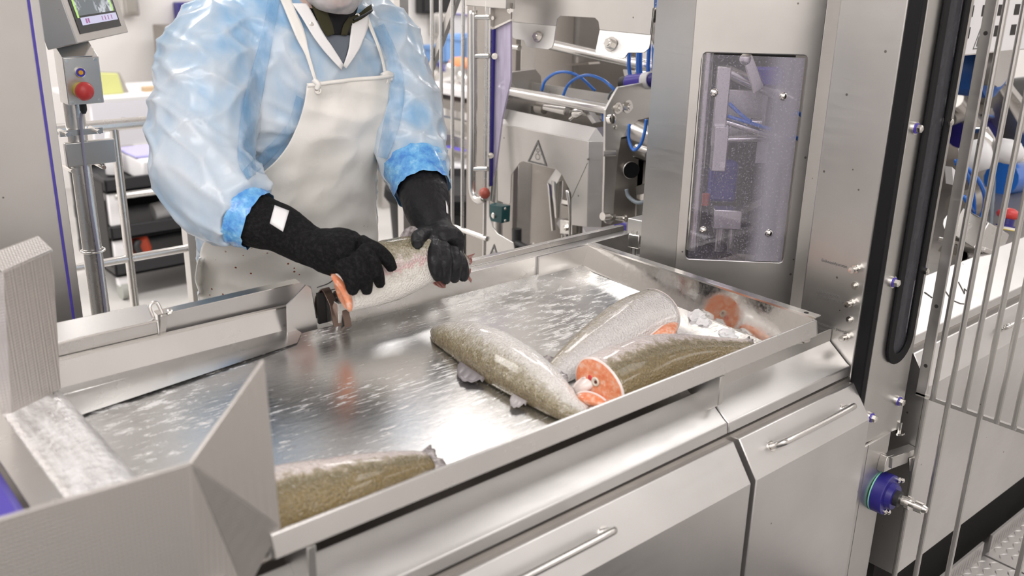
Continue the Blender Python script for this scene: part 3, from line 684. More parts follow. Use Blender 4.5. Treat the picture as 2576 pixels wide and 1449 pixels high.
obj('blue_block', ibox(.356, .412, 1.362, 1.396, .09, .13), 'purple', mc, bev=.003)
obj('cross_bar', B().cyl(inn(.30, 1.385, .12), inn(.44, 1.33, .12), .014), 'steel_tube', mc)
obj('back_plate', ibox(.30, .395, 1.24, 1.345, .14, .145), 'steel', mc, bev=.006)
obj('link_rod', B().cyl(inn(.30, 1.285, .08), inn(.41, 1.255, .08), .008), 'steel_tube', mc)
obj('link_rod', B().cyl(inn(.30, 1.243, .1), inn(.43, 1.252, .1), .007), 'steel_tube', mc)
obj('air_fitting', B().cyl(inn(.345, 1.285, .08), inn(.375, 1.285, .08), .010), 'chrome', mc)
obj('hose', B().tube([inn(.302, 1.325, .07), inn(.33, 1.302, .07), inn(.352, 1.287, .07)], .004, 8), 'hose', mc, smooth=True)
obj('hose', B().tube([inn(.302, 1.298, .07), inn(.34, 1.288, .07), inn(.40, 1.272, .07)], .004, 8), 'hose', mc, smooth=True)
obj('motor_body', ibox(.285, .345, 1.10, 1.19, .12, .16), 'navy', mc, bev=.008)
obj('hanging_plate', ibox(.375, .40, 1.195, 1.25, .1, .105), 'steel_light', mc)
obj('clamp_block', ibox(.292, .352, 1.055, 1.098, .06, .10), 'steel_tube', mc, bev=.002)
obj('slant_plate', B().prism([inn(.33, 1.09, .06), inn(.41, 1.13, .09), inn(.41, 1.115, .09), inn(.33, 1.075, .06)], -ND * .01), 'steel_tube', mc)
obj('slide_rod', B().cyl(inn(.312, 1.0, .08), inn(.312, 1.06, .08), .009), 'steel_tube', mc)
obj('slide_rod', B().cyl(inn(.336, 1.0, .08), inn(.336, 1.06, .08), .006), 'steel_tube', mc)
obj('red_roller', B().cyl(inn(.272, 1.105, .07), inn(.272, 1.13, .07), .008), 'red2', mc)
obj('dark_back', B().prism([inn(.22, .95, .26), inn(.46, .95, .22), inn(.46, 1.5, .22), inn(.22, 1.5, .26)], -ND * .004), 'dark', mc)
for z in (1.31, 1.26): obj('hose', B().tube([inn(.425, z, .03), inn(.44, z + .004, .04), inn(.452, z - .006, .05)], .004, 8), 'hose', mc, smooth=True)

# deck and pneumatic blocks between tray and cabinet
dk = T('machine_deck', 'flat wet steel deck behind the right end of the tray', 'deck', (1.7, 1.4, .9))
obj('deck_plate', B().prism([(1.478, 1.27, .95), (1.478, 1.424, .95), (1.607, 1.424, .95), (1.607, 1.50, .95), (1.94, 1.50, .95), (1.94, 1.27, .95)], (0, 0, .012)), 'steelx', dk)
pb = T('pneumatic_block', 'pair of small steel blocks and a pin between tray corner and window cabinet', 'block', (1.55, 1.33, .97))
obj('upper_block', B().prism([(1.5600,1.4014,1.0112), (1.5600,1.3191,1.0192), (1.5600,1.3200,1.0538), (1.5600,1.4020,1.0487)], (.06, 0, 0)), 'steel', pb, bev=.002)
obj('square_nut', B().prism([(1.5400,1.3808,0.9875), (1.5400,1.3459,0.9904), (1.5400,1.3464,1.0227), (1.5400,1.3799,1.0205)], (.028, 0, 0)), 'steel_tube', pb, bev=.003)
obj('small_block', B().prism([(1.5450,1.3563,0.9738), (1.5450,1.3302,0.9766), (1.5450,1.3320,0.9966), (1.5450,1.3580,0.9940)], (.02, 0, 0)), 'steel_tube', pb, bev=.002)
q = V((1.5500,1.3287,0.9891)); obj('pin', B().cyl(q, q + V((0.004, -.03, -.002)), .007).cyl(q + V((0, -.012, 0)), q + V((0, -.02, 0)), .010), 'chrome', pb)
for p in ((1.5450,1.3712,0.9776), (1.5450,1.3591,0.9787)):
    p = V(p); obj('stud', B().cyl((p.x, p.y, .972), (p.x, p.y, 1.03), .002, seg=8), 'chrome', pb)
obj('leg', B().box((1.60, 1.30, .97), (1.64, 1.34, 1.03)), 'steel_dark', pb)

# ================================================================== hood with gripper
XH = 1.70
hd_ = T('machine_hood', 'pale steel hood with an arched cut-out and a roller warning triangle', 'hood', (1.8, 1.83, .9))
hf = [(1.8000,2.1587,1.1375), (1.8000,2.1512,0.9021), (1.8000,2.1005,0.9013), (1.8000,2.0915,0.9081), (1.8000,2.0904,0.9921), (1.8000,2.0835,1.0030), (1.8000,2.0523,1.0370), (1.8000,2.0383,1.0429), (1.8000,1.8989,1.0438), (1.8000,1.8740,1.0335), (1.8000,1.8431,0.9997), (1.8000,1.8326,0.9836), (1.8000,1.8275,0.8976), (1.8000,1.7647,0.9059), (1.8000,1.7758,1.1424)]
obj('front_plate', B().prism([V(p) for p in hf], (.003, 0, 0)), 'steel', hd_, bev=.0012)
t0, t1 = V((1.8000,2.1587,1.1375)), V((1.8000,1.7758,1.1424)); t2, t3 = V((1.8150,1.7633,1.1791)), V((1.8150,2.1502,1.1820))
obj('top_bevel', B().prism([t0, t1, t2, t3], (.002, 0, -.002)), 'steel_matte', hd_, bev=.001)
c0_, c1_ = V((1.8000,1.7647,0.9059)), V((1.8220,1.7314,0.9087))
t4 = V((c1_.x, c1_.y, t1.z + .004))
obj('corner_panel', B().prism([c0_, c1_, t4, t1], (.003, .002, 0)), 'steel_light', hd_, bev=.001)
obj('corner_gusset', B().prism([t1, t4, t2], (.002, .002, -.002)), 'steel_matte', hd_)
obj('side_panel', B().prism([c1_, c1_ + V((.13, -.004, .0)), t4 + V((.13, -.004, 0)), t4], (0, .003, 0)), 'steel_dark', hd_)
obj('side_top', B().prism([t4, t4 + V((.13, -.004, .012)), t2 + V((.06, 0, 0)), t2], (0, .001, -.002)), 'steel_light', hd_)
obj('back_channel', B().box((1.88, 1.76, 1.10), (1.92, 2.10, 1.19)), 'steel_dark', hd_)
obj('notch_fold', B().prism([(1.8000,1.8989,1.0438), (1.8000,1.8740,1.0335), (1.8350,1.9349,0.9820), (1.8350,1.9708,0.9881)], (0, 0, .002)), 'steel_light', hd_, bev=.0008)
obj('guide_blade', B().prism([(1.8350,1.9708,0.9881), (1.8350,1.9635,0.9777), (1.8350,1.9383,0.8503), (1.8350,1.9449,0.8463)], (.012, 0, 0)), 'steel_tube', hd_, bev=.001)
hazard(V((1.8000,1.9758,1.0811)) - V((.001, 0, 0)), (0, -1, 0), (0, 0, 1), .070, hd_, .083)
seam = [V((1.8000,1.7749,1.0831)) - V((.0005, 0, 0)), V((1.8000,1.8319,0.9724)) - V((.0005, 0, 0))]
obj('fold_line', B().cyl(seam[0], seam[1], .0006, seg=5), 'ink', hd_)
obj('edge_bolt', B().bolt(V((1.8000,1.7711,1.0946)) - V((.001, 0, 0)), (-1, 0, 0), .003, .003, False), 'steel_dark', hd_)
gr = T('gripper_cone', 'tapered steel gripper fingers hanging in the hood opening', 'gripper', (1.75, 1.8, .95))
obj('cone_finger', B().lathe((1.8400,1.9329,1.0027), V((1.8400,1.9248,0.8501)) - V((1.8400,1.9329,1.0027)), [(0, .004), (.002, .017), (.05, .015), (.075, .0105), (.10, .009), (.112, .007), (.116, 0)], 18), 'steel_tube', gr)
obj('thin_finger', B().tube([(1.8120,1.8583,0.9906), (1.8120,1.8475,0.9445), (1.8120,1.8442,0.8873), (1.8120,1.8432,0.7871)], [.008, .0065, .004, .0025], 10), 'steel_tube', gr, smooth=True)
obj('clamp_block', B().prism([(1.9000,1.9791,0.8635), (1.9000,1.9246,0.8706), (1.9000,1.9222,0.8308), (1.9000,1.9768,0.8206)], (.03, 0, 0)), 'steel_tube', gr, bev=.002)
obj('clamp_nut', B().bolt((1.9000,1.9521,0.8448), (-1, -.2, 0), .010, .012), 'chrome', gr)
obj('rod', B().cyl((1.9100,1.9750,0.8169), (1.9100,1.9733,0.7544), .004), 'steel_tube', gr)
obj('rod', B().cyl((1.9100,1.9595,0.8204), (1.9100,1.9577,0.7583), .004), 'steel_tube', gr)
obj('piston', B().cyl((1.9300,1.9480,0.8569), (1.9300,1.9441,0.7931), .020), 'steel_tube', gr)
obj('piston', B().cyl((1.9300,1.9224,0.8552), (1.9300,1.9167,0.7648), .008), 'steel_dark', gr)
obj('cross_plate', B().prism([(1.9200,1.9973,0.9034), (1.9200,1.9541,0.9038), (1.9200,1.9520,0.8675), (1.9200,1.9951,0.8630)], (.02, 0, 0)), 'steel_dark', gr)
obj('plate_edge', B().prism([(1.9200,1.9930,0.9203), (1.9200,1.9654,0.9210), (1.9200,1.9579,0.9103), (1.9200,1.9958,0.9074)], (.02, 0, 0)), 'chrome', gr)

# frame above the hood: two side plates joined by a shaft, blue air hoses
fr = T('swing_frame', 'swing frame of two steel side plates joined by a thick shaft above the hood', 'frame', (1.8, 1.85, 1.0))
s0, s1 = V((1.8000,2.1122,1.2363)), V((1.8000,1.6864,1.2387)); s1.z = s0.z
obj('shaft', B().cyl(s0, s1, .0150, seg=24), 'steel_tube', fr)
obj('shaft_collar', B().lathe(s0 + V((0, .014, 0)), (0, -1, 0), [(0, .030), (.008, .030), (.014, .023), (.02, .023), (.02, 0)], 24), 'steel_tube', fr)
yl = s0.y + .012
LP = [(1.7820,2.1200,1.2537), (1.8265,2.1200,1.2896), (1.9167,2.1200,1.2926), (1.9400,2.1200,1.2703), (1.9519,2.1200,1.1411), (1.7841,2.1200,1.1559), (1.7547,2.1200,0.9455), (1.7460,2.1200,0.9163), (1.7636,2.1200,1.1229)]
obj('left_plate', B().prism([V((p[0], yl, p[2])) for p in LP], (0, .008, 0)), 'steel', fr, bev=.001)
yr = s1.y - .002
RP = [(1.7649,1.6600,1.2399), (1.7980,1.6600,1.2825), (1.8087,1.6600,1.2947), (1.9870,1.6600,1.3057), (1.9982,1.6600,1.2098), (1.8933,1.6600,1.2031), (1.8548,1.6600,1.1858), (1.8295,1.6600,1.1623), (1.8225,1.6600,1.1211), (1.8194,1.6600,1.0686), (1.8160,1.6600,0.9828), (1.8183,1.6600,0.9375), (1.8081,1.6600,0.9304), (1.7924,1.6600,0.9351), (1.7790,1.6600,0.9504), (1.7745,1.6600,1.0637), (1.7700,1.6600,1.1581)]
obj('right_plate', B().prism([V((p[0], yr, p[2])) for p in RP], (0, .008, 0)), 'steel', fr, bev=.001)
obj('rear_crossbar', B().prism([(1.9000,2.1174,1.2544), (1.9000,1.7846,1.2578), (1.9000,1.7820,1.2237), (1.9000,2.1163,1.2265)], (.004, 0, 0)), 'steel', fr)
for p, r in (((1.8089,1.6600,1.2413), .010), ((1.8464,1.6600,1.2423), .0115)):
    q = V((p[0], yr, p[2])); obj('bolt', B().bolt(q, (0, -1, 0), r, .010), 'chrome', fr)
for p in ((1.8042,1.6600,1.1927), (1.7917,1.6600,1.1278), (1.9504,1.6600,1.2893)):
    q = V((p[0], yr, p[2])); obj('screw', B().lathe(q, (0, -1, 0), [(0, .006), (.002, .006), (.0025, .004), (.0025, 0)], 12), 'chrome', fr)
q = V((1.7940,1.6600,0.9535)); q.y = yr
obj('adjust_screw', B().cyl(q + V((-.02, 0, .004)), q + V((.0, 0, .002)), .011).cyl(q + V((.012, -.001, -.003)), q + V((.022, -.005, -.005)), .010, seg=6).cyl(q + V((0, 0, 0)), q + V((.05, -.012, -.010)), .0065).cyl(q + V((.048, -.011, -.009)), q + V((.054, -.013, -.0105)), .0115), 'chrome', fr)
q = V((1.7902,1.6600,1.1290)); obj('stop_pin', B().cyl(q + V((-.03, .02, 0)), q + V((-.002, .004, 0)), .008), 'steel_tube', fr)
k = obj('swivel_joint', B().lathe((1.8300,1.8532,1.2042), (-.3, -1, .2), [(-.03, .004), (-.02, .012), (-.005, .014), (.008, .011), (.02, .008), (.03, .004)], 14), 'chrome', fr)
obj('joint_lever', B().cyl((1.8300,1.8532,1.2042), (1.8300,1.8804,1.1842), .005), 'chrome', k)
obj('joint_arm', B().cyl((1.8300,1.9858,1.2038), (1.8300,1.8958,1.2041), .008, .012), 'steel_tube', fr)
obj('valve', B().lathe((1.8400,2.0271,1.1978), (0, -1, 0), [(0, .016), (.03, .016), (.034, .01), (.034, 0)], 14), 'steel_dark', fr)
obj('brace', B().prism([(1.8400,1.8424,1.2156), (1.8400,1.8304,1.2203), (1.8400,1.7886,1.1871), (1.8400,1.8033,1.1808)], (.02, 0, 0)), 'steel_light', fr)
obj('corner_nut', B().lathe((1.7200,1.6271,1.2281), (0, -1, .2), [(0, .012), (.012, .012), (.014, .007), (.014, 0)], 12), 'chrome', fr)
def hose(pts, r, lab, m='hose', grp=None):
    return tag(obj('air_hose', B().tube(pts, r, 10, 8), m, None, smooth=True), lab, 'hose', grp)
hose([(1.8300,1.9997,1.2491), (1.8300,1.9860,1.2783), (1.8300,1.9447,1.3032), (1.8300,1.8941,1.3104), (1.8500,1.8640,1.2973), (1.8800,1.8380,1.2638)], .0042, 'left one of two arched blue air hoses over the swing frame shaft')
hose([(1.8200,1.9006,1.2479), (1.8200,1.8848,1.2766), (1.8200,1.8519,1.2993), (1.8200,1.8072,1.3122), (1.8200,1.7552,1.3061), (1.8200,1.7179,1.2896), (1.8400,1.7126,1.2704)], .0042, 'right one of two arched blue air hoses over the swing frame shaft')
hose([(1.8000,1.6324,1.2082), (1.8000,1.6305,1.1697), (1.8000,1.6119,1.1449), (1.8000,1.5891,1.1638), (1.8000,1.5786,1.1977), (1.8000,1.5760,1.2280)], .0042, 'blue air hose looping below the right side plate')
hose([(1.8200,1.7540,1.2285), (1.8200,1.7454,1.2117), (1.8200,1.7415,1.1986)], .0045, 'short blue hose end under the shaft near the hood corner')
for i, (a, b, l) in enumerate(((((1.9500,1.7860,1.3692)), ((1.9500,1.7745,1.3014)), 'leftmost of four blue hoses hanging behind the bolted bracket plate'), (((1.9500,1.7492,1.3618)), ((1.9500,1.7366,1.3000)), 'thick second blue hose hanging behind the bolted bracket plate'), (((1.9500,1.7149,1.3595)), ((1.9500,1.7056,1.3032)), 'third blue hose hanging behind the bolted bracket plate'), (((1.9500,1.6992,1.3557)), ((1.9500,1.6806,1.3058)), 'rightmost blue hose behind the bolted bracket plate'))):
    a, b = V(a), V(b); hose([a + V((0, 0, .04)), L3(a, b, .5) + V((0, .003, 0)), b], .009 if i == 1 else .0055, l)
for i in range(4): hose([(1.9500,1.7142,1.4886), V((1.9500,1.6815,1.5039)) + V((0, 0, .012 * (i - 1))), V((1.9500,1.6297,1.5159)) + V((0, 0, .016 * (i - 1)))], .0052, ('lowest', 'second lowest', 'second highest', 'highest')[i] + ' of four blue air hoses bundled at the top beside the window cabinet', 'hose', 'blue hose bundle at the cabinet top')
hose([(1.9000,1.7813,1.2720), (1.9000,1.7982,1.2594), (1.9000,1.8059,1.2424)], .003, 'thin grey cable bend beside the violet cylinder', 'grey_cable')
tag(obj('sensor_cable', B().tube([(1.7400,1.5738,1.0575), (1.7400,1.5642,1.0399), (1.7400,1.5325,1.0309), (1.7400,1.4984,1.0480), (1.7400,1.4787,1.0867), (1.7200,1.4613,1.1558), (1.7200,1.4715,1.2114), (1.7400,1.4847,1.2456), (1.7800,1.5153,1.2669)], .0052, 10, 8), 'grey_cable', None, smooth=True), 'grey sensor cable hanging in a big loop beside the window cabinet', 'cable')
vc = T('violet_cylinder', 'violet blue pneumatic cylinder with black cap above the right side plate', 'cylinder', (1.95, 1.7, 1.27))
q0, q1 = V((1.9200,1.7748,1.2873)), V((1.9200,1.6044,1.3196))
obj('barrel', B().cyl(L3(q0, q1, .12), L3(q0, q1, .50), .021), 'purple', vc, bev=.002)
obj('cap', B().cyl(q0, L3(q0, q1, .13), .019), 'blackp', vc)
obj('end_cap', B().cyl(L3(q0, q1, .5), q1, .019), 'navy', vc)
obj('grey_band', B().cyl(L3(q0, q1, .46), L3(q0, q1, .60), .0225), 'white', vc)
se = T('inductive_sensor', 'round chrome sensor with a black face on a blue disc', 'sensor', (1.75, 1.66, 1.1))
a_, b_ = V((1.9505,1.8000,1.0552)), V((1.9073,1.7120,1.0613))
ax_ = (b_ - a_).normalized()
obj('sensor_barrel', B().cyl(a_, b_, .0245, seg=28), 'chrome', se, bev=.002)
obj('sensor_face', B().cyl(b_, b_ + ax_ * .003, .0225, seg=28), 'black', se)
q = V((1.9568,1.8000,1.0579)); obj('blue_disc', B().cyl(q + V((0, .03, 0)), q, .056, seg=32), 'navy', se)
q = V((1.9239,1.7400,1.0160)); obj('elbow_plug', B().lathe(q, (0, 0, -1), [(-.008, .008), (.008, .008), (.012, .0065), (.022, .0075), (.026, .005), (.026, 0)], 12), mat('brass_plug', (.48, .40, .25), .3, 1.0), se)
md_ = T('drive_unit', 'steel drive housing with round end caps behind the side plate', 'drive', (1.95, 1.6, 1.0))
obj('housing', B().cyl((1.9500,1.7405,1.1433), (1.9000,1.5994,1.1412), .045, seg=24), 'steel_tube', md_, bev=.003)
obj('end_cap', B().cyl((1.8800,1.6678,1.1240), (1.8500,1.5925,1.1270), .020, seg=20), 'chrome', md_)
obj('cover_block', B().prism([(1.9300,1.7153,1.0109), (1.9300,1.6014,1.0650), (1.9300,1.5883,0.9308), (1.9300,1.7037,0.9281)], (.2, .0, 0)), 'steel', md_, bev=.004)
obj('cover_top', B().prism([(1.9000,1.6824,0.9990), (1.9000,1.6134,1.0257), (1.9000,1.6112,1.0022), (1.9000,1.6448,0.9822), (1.9000,1.6815,0.9881)], (.03, 0, 0)), 'chrome', md_, bev=.002)
obj('rail', B().cyl((2.0500,1.8353,1.0016), (2.0500,1.6741,1.0537), .008), 'chrome', md_)
obj('roller', B().cyl((1.8600,1.6265,0.9393), (1.8000,1.4816,0.9789), .022), 'steel_tube', md_)
obj('dark_shadow_box', B().box((2.0, 1.5, .97), (2.03, 1.85, 1.14)), 'steel_dark', md_)

# bolted bracket plate above
br = T('bracket_plate', 'pale steel bracket plate with two tabs and two large hex bolts', 'bracket', (1.7, 1.75, 1.35))
up_ = [(1.7000,1.9821,1.5376), (1.7000,1.9839,1.4414), (1.7000,1.8126,1.4408), (1.7000,1.8091,1.4586), (1.7000,1.7964,1.4670), (1.7000,1.6754,1.4690), (1.7000,1.6627,1.4614), (1.7000,1.6573,1.4422), (1.7000,1.4912,1.4416), (1.7000,1.4883,1.5014), (1.7000,1.4907,1.5530)]
obj('upper_plate', B().prism([V(p) for p in up_], (.004, 0, 0)), 'steel', br, bev=.001)
lt_ = [(1.7000,1.9839,1.4414), (1.6850,1.9686,1.4089), (1.6820,1.9584,1.4026), (1.6820,1.9469,1.3993), (1.6820,1.9165,1.3995), (1.6800,1.9078,1.3952), (1.6760,1.8997,1.3868), (1.6750,1.8859,1.3839), (1.6750,1.8125,1.3838), (1.6750,1.7979,1.3899), (1.6800,1.7979,1.3995), (1.7000,1.8126,1.4408)]
rt_ = [(1.7000,1.6573,1.4422), (1.6750,1.6440,1.3927), (1.6720,1.6338,1.3853), (1.6720,1.5501,1.3842), (1.6730,1.5437,1.3874), (1.6760,1.5373,1.3987), (1.6760,1.4881,1.4028), (1.6800,1.4781,1.4132), (1.6880,1.4813,1.4232), (1.7000,1.4912,1.4416)]
obj('left_tab', B().prism([V(p) for p in lt_], (.004, 0, .001)), 'steel_matte', br, bev=.001)
obj('right_tab', B().prism([V(p) for p in rt_], (.004, 0, .001)), 'steel_matte', br, bev=.001)
obj('hex_bolt', B().bolt((1.6830,1.8605,1.4125), (-1, -.1, .3), .0095, .012), 'chrome', br)
obj('hex_bolt', B().bolt((1.6820,1.5993,1.4136), (-1, -.1, .3), .0115, .014), 'chrome', br)
obj('return_edge', B().prism([(1.7000,1.4883,1.5014), (1.7000,1.4912,1.4416), (1.7200,1.4933,1.4049), (1.7600,1.5188,1.4085), (1.7600,1.5273,1.4986)], (0, .003, 0)), 'steel', br)
for p in ((1.7800,1.5276,1.4227), (1.7800,1.5288,1.4483), (1.7800,1.5300,1.3947), (1.7700,1.5314,1.3960)):
    obj('end_bolt', B().bolt(p, (-.3, -1, 0), .006, .01), 'chrome', br)
obj('pivot_pin', B().lathe((1.7800,1.5347,1.4184), (0, -1, 0), [(0, .016), (.01, .016), (.012, .009), (.04, .009), (.04, 0)], 14), 'chrome', br)
obj('round_spacer', B().cyl((1.7400,1.5157,1.4834), (1.7200,1.4508,1.4856), .017, seg=20), 'steel_tube', br)
tb = T('round_shaft', 'thick round steel shaft sloping behind the bracket plate', 'shaft', (2.0, 1.9, 1.35))
obj('shaft', B().cyl((2.0000,2.1526,1.3580), (2.0000,1.6317,1.3223), .0155, seg=24), 'steel_tube', tb)
obj('shaft_end', B().cyl((1.9300,1.6793,1.3020), (1.9000,1.5851,1.2968), .014, seg=18), 'steel_tube', tb)
tag(obj('bracket_plate', B().prism([(2.0200,1.8688,1.3098), (2.0200,1.8186,1.3091), (2.0200,1.8471,1.2509)], (.01, 0, 0)), 'steel_light'), 'small triangular plate under the sloping round shaft', 'plate')

# pillars behind the hood
pl = T('machine_pillar', 'wide rounded steel pillar standing behind the hood', 'pillar', (2.3, 2.35, 0))
a0_, a1_, a2_ = V((2.3500,2.6931,0.7201)), V((2.2500,2.4902,0.7753)), V((2.3000,2.2771,0.8394))
pts = [(a0_.x, a0_.y), (2.27, 2.52), (2.235, 2.49), (2.23, 2.45), (2.24, 2.29), (2.42, 2.18), (2.62, 2.4), (2.5, 2.7)]
obj('pillar_body', B().prism([(x, y, 0) for x, y in pts], (0, 0, 2.6)), 'steel_dark', pl, bev=.012)
for p in ((2.2000,2.5329,0.8625), (2.2000,2.5274,0.8283), (2.2000,2.5283,0.7897), (2.2000,2.2566,0.8336)): obj('stud', B().lathe(p, (-.7, -.7, 0), [(0, .006), (.02, .006), (.02, .009), (.026, .009), (.026, 0)], 10), 'chrome', pl)
obj('cable_bracket', B().prism([(2.2000,2.2918,1.2786), (2.2000,2.1872,1.2919), (2.2000,2.1832,1.2860), (2.2000,2.2876,1.2713)], (.05, 0, 0)), 'chrome', pl)
p2_ = T('slim_pillar', 'slim round steel pillar with a side peg behind the violet acrylic guard', 'pillar', (1.95, 2.25, 0))
obj('tube', B().cyl((1.935, 2.31, .0), (1.935, 2.31, 2.3), .016, seg=18), 'steel', p2_)
q = V((1.9300,2.2650,1.3462)); obj('peg', B().cyl(q, q + V((.0, -.05, 0)), .009), 'steel_tube', p2_)
obj('back_panel', B().box((1.99, 2.30, .0), (2.01, 2.55, 2.3)), 'steel_dark', p2_)
vl = T('hand_valve', 'small dark lever valve on a pipe under the hood', 'valve', (2.0, 2.1, .9))
obj('body', B().cyl((1.9500,2.2313,0.7709), (1.9500,2.2284,0.6835), .016), 'blackp', vl)
obj('lever', B().tube([(1.9400,2.2183,0.7285), (1.9400,2.1691,0.7242), (1.9400,2.1401,0.7207)], .009, 8), 'blackp', vl)
obj('union', B().lathe((1.9200,2.1090,0.7385), (-.6, -.8, 0), [(0, .02), (.03, .02), (.032, .012), (.032, 0)], 16), 'chrome', vl)
ft = T('filter_block', 'dark green sensor block with a round steel button', 'sensor block', (1.66, 1.93, .95))
obj('block', B().prism([(1.6400,1.9999,0.9469), (1.6400,1.9390,0.9514), (1.6400,1.9411,0.9031), (1.6400,1.9954,0.8980)], (.03, 0, 0)), 'green', ft, bev=.002)
obj('round_button', B().lathe((1.6400,1.9746,0.9188), (-1, 0, 0), [(0, .0085), (.004, .0085), (.006, .006), (.006, 0)], 18), 'steel_tube', ft)
for p in ((1.6500,1.9507,0.9441), (1.6500,1.9498,0.9099)): obj('side_screw', B().lathe(p, (0, -1, 0), [(0, .0045), (.012, .0045), (.014, .003), (.014, 0)], 10), 'chrome', ft)

# guard door with tall handle and violet acrylic
gd = T('guard_door', 'steel guard door with tall tube handle and frosted violet acrylic pane', 'guard door', (1.6, 1.95, .8))
obj('edge_bar', B().prism([(1.6000,1.9662,1.4873), (1.6000,1.9532,1.4879), (1.6000,1.9521,1.0106), (1.6000,1.9641,1.0083)], (.012, 0, 0)), 'rail', gd)
obj('upper_plate', B().prism([(1.6100,1.9655,1.4872), (1.6100,1.8803,1.4950), (1.6100,1.8836,1.4524), (1.6100,1.9609,1.4239)], (.003, 0, 0)), 'steel_dark', gd)
obj('acrylic_pane', B().prism([(1.6150,1.9670,1.4234), (1.6150,1.8910,1.4518), (1.6150,1.8865,1.3051), (1.6150,1.9190,1.1980), (1.6150,1.9408,1.0659), (1.6150,1.9670,1.0080)], (.006, 0, 0)), 'acrylic2', gd)
obj('pane_top', B().prism([(1.6080,1.9601,1.4230), (1.6080,1.8828,1.4515), (1.6080,1.8814,1.4565), (1.6080,1.9602,1.4290)], (.012, 0, 0)), 'chrome', gd)
obj('pane_edge', B().prism([(1.6050,1.9548,1.4245), (1.6050,1.9467,1.4270), (1.6050,1.9496,1.0126), (1.6050,1.9582,1.0110)], (.008, 0, 0)), 'navy', gd)
hk = obj('handle', B().tube([(1.5800,2.0002,1.4721), (1.5800,1.9994,1.3981), (1.5800,1.9971,1.1906), (1.5800,1.9989,1.0379), (1.5800,1.9949,0.9884), (1.5800,1.9735,0.9724), (1.5800,1.9459,0.9835)], .0115, 18, 6), 'steel_tube', gd, smooth=True)
for p, q in (((1.5800,1.9967,1.4554), (1.6000,1.9559,1.4573)), ((1.5800,1.9955,1.3567), (1.6000,1.9572,1.3591)), ((1.5800,1.9921,1.0557), (1.6000,1.9581,1.0592))):
    obj('standoff', B().cyl(p, q, .0068, seg=14), 'rail', hk)
for p in ((1.6100,1.9599,1.4549), (1.6100,1.9464,1.3595), (1.6000,1.9453,1.0985), (1.6100,1.8875,1.4774)):
    obj('bolt', B().bolt(p, (-.6, -1, 0), .0055, .009), 'chrome', gd)
lw = [(1.6000,1.9641,1.0083), (1.6000,1.9521,1.0106), (1.6000,1.9487,0.9272), (1.6000,1.9343,0.9020), (1.6000,1.9099,0.8871), (1.6000,1.8458,0.8774), (1.6000,1.8349,0.8464), (1.6000,1.8327,0.7789), (1.6000,1.9701,0.7418), (1.6000,1.9675,0.9060)]
obj('lower_plate', B().prism([V(p) for p in lw], (.004, 0, 0)), 'steel', gd, bev=.001)
hazard(V((1.6000,1.9240,0.8242)) - V((.001, 0, 0)), (0, -1, 0), (0, 0, 1), .062, gd, .064)
obj('lintel', B().box((1.595, 1.885, 1.481), (1.625, 2.05, 1.56)), 'steel', gd, bev=.002)
obj('lintel_rod', B().cyl((1.60, 2.02, 1.44), (1.60, 2.02, 1.49), .003), 'steel_tube', gd)
obj('bumper_ball', B().lathe((1.5800,1.9444,0.9971), (-1, -.3, 0), [(-.014, .001), (-.012, .008), (-.006, .0145), (0, .016), (.006, .0145), (.012, .008), (.014, .001)], 20), 'red2', gd, smooth=True)
obj('curved_leaf', B().grid([[(1.6900,2.0280,1.1433), (1.6600,2.0101,1.0257), (1.6500,2.0034,0.9539)], [(1.7100,2.0432,1.1392), (1.7000,2.0371,1.0157), (1.6900,2.0302,0.9344)]], .002), 'steel', gd, smooth=True)

# wire guard fence behind the worker's left arm
gf = T('guard_fence', 'guard fence of thin vertical bars with a diagonal brace, right of the worker', 'fence', (1.6, 2.15, .4))
obj('lower_rail', B().cyl((1.6, 2.35, .862), (1.6, 1.955, .862), .0075, seg=12), 'rail', gf)
for p in ((1.6000,2.2102,1.1600), (1.6000,2.1680,1.1657), (1.6000,2.1156,1.1728), (1.6000,2.0684,1.1792), (1.6000,1.9674,1.1928)):
    y = p[1]; obj('bar', B().cyl((1.6, y, .3), (1.6, y, 2.1), .0052, seg=12), 'rail', gf)
obj('brace', B().prism([(1.6050,2.2585,1.2717), (1.6050,2.2231,1.2976), (1.6050,2.0835,1.5243), (1.6050,2.1114,1.5233)], (.014, 0, 0)), 'steel', gf)
obj('post', B().box((1.585, 2.345, 0), (1.615, 2.375, 2.1)), 'steel', gf)

# ================================================================== background, left
ct = T('tool_trolley', 'black plastic tool trolley with pale posts on castors, behind the railing', 'trolley', (1.7, 4.7, 0))
YC = 4.45
zt, zm, zb = V((1.4779,4.4500,0.5799)).z, V((1.4524,4.4500,0.3519)).z, V((1.4322,4.4500,0.1710)).z
xa = V((1.3563,4.4500,0.5959)).x; xb = xa + .95
for z, n_ in ((zt, 'top_shelf'), (zm, 'middle_shelf'), (zb, 'bottom_shelf')):
    obj(n_, B().box((xa, YC, z - .05), (xb, YC + .55, z - .03)).box((xa, YC, z - .05), (xb, YC + .015, z + .02)).box((xa, YC + .535, z - .05), (xb, YC + .55, z + .02)).box((xa, YC, z - .05), (xa + .015, YC + .55, z + .02)).box((xb - .015, YC, z - .05), (xb, YC + .55, z + .02)), 'blackp', ct, bev=.006)
for x in (xa + .01, xb - .05):
    for y in (YC + .01, YC + .49):
        obj('post', B().box((x, y, zb + .02), (x + .05, y + .05, zm - .05)), 'white', ct, bev=.006)
        obj('post', B().box((x, y, zm + .02), (x + .05, y + .05, zt - .05)), 'white', ct, bev=.006)
        k = obj('castor_fork', B().box((x + .005, y, .07), (x + .05, y + .05, zb - .05)), 'white', ct, bev=.004)
        obj('castor_wheel', B().cyl((x + .012, y + .025, .045), (x + .042, y + .025, .045), .045, seg=18), mat('castor_tread', (.35, .36, .33), .6), k)
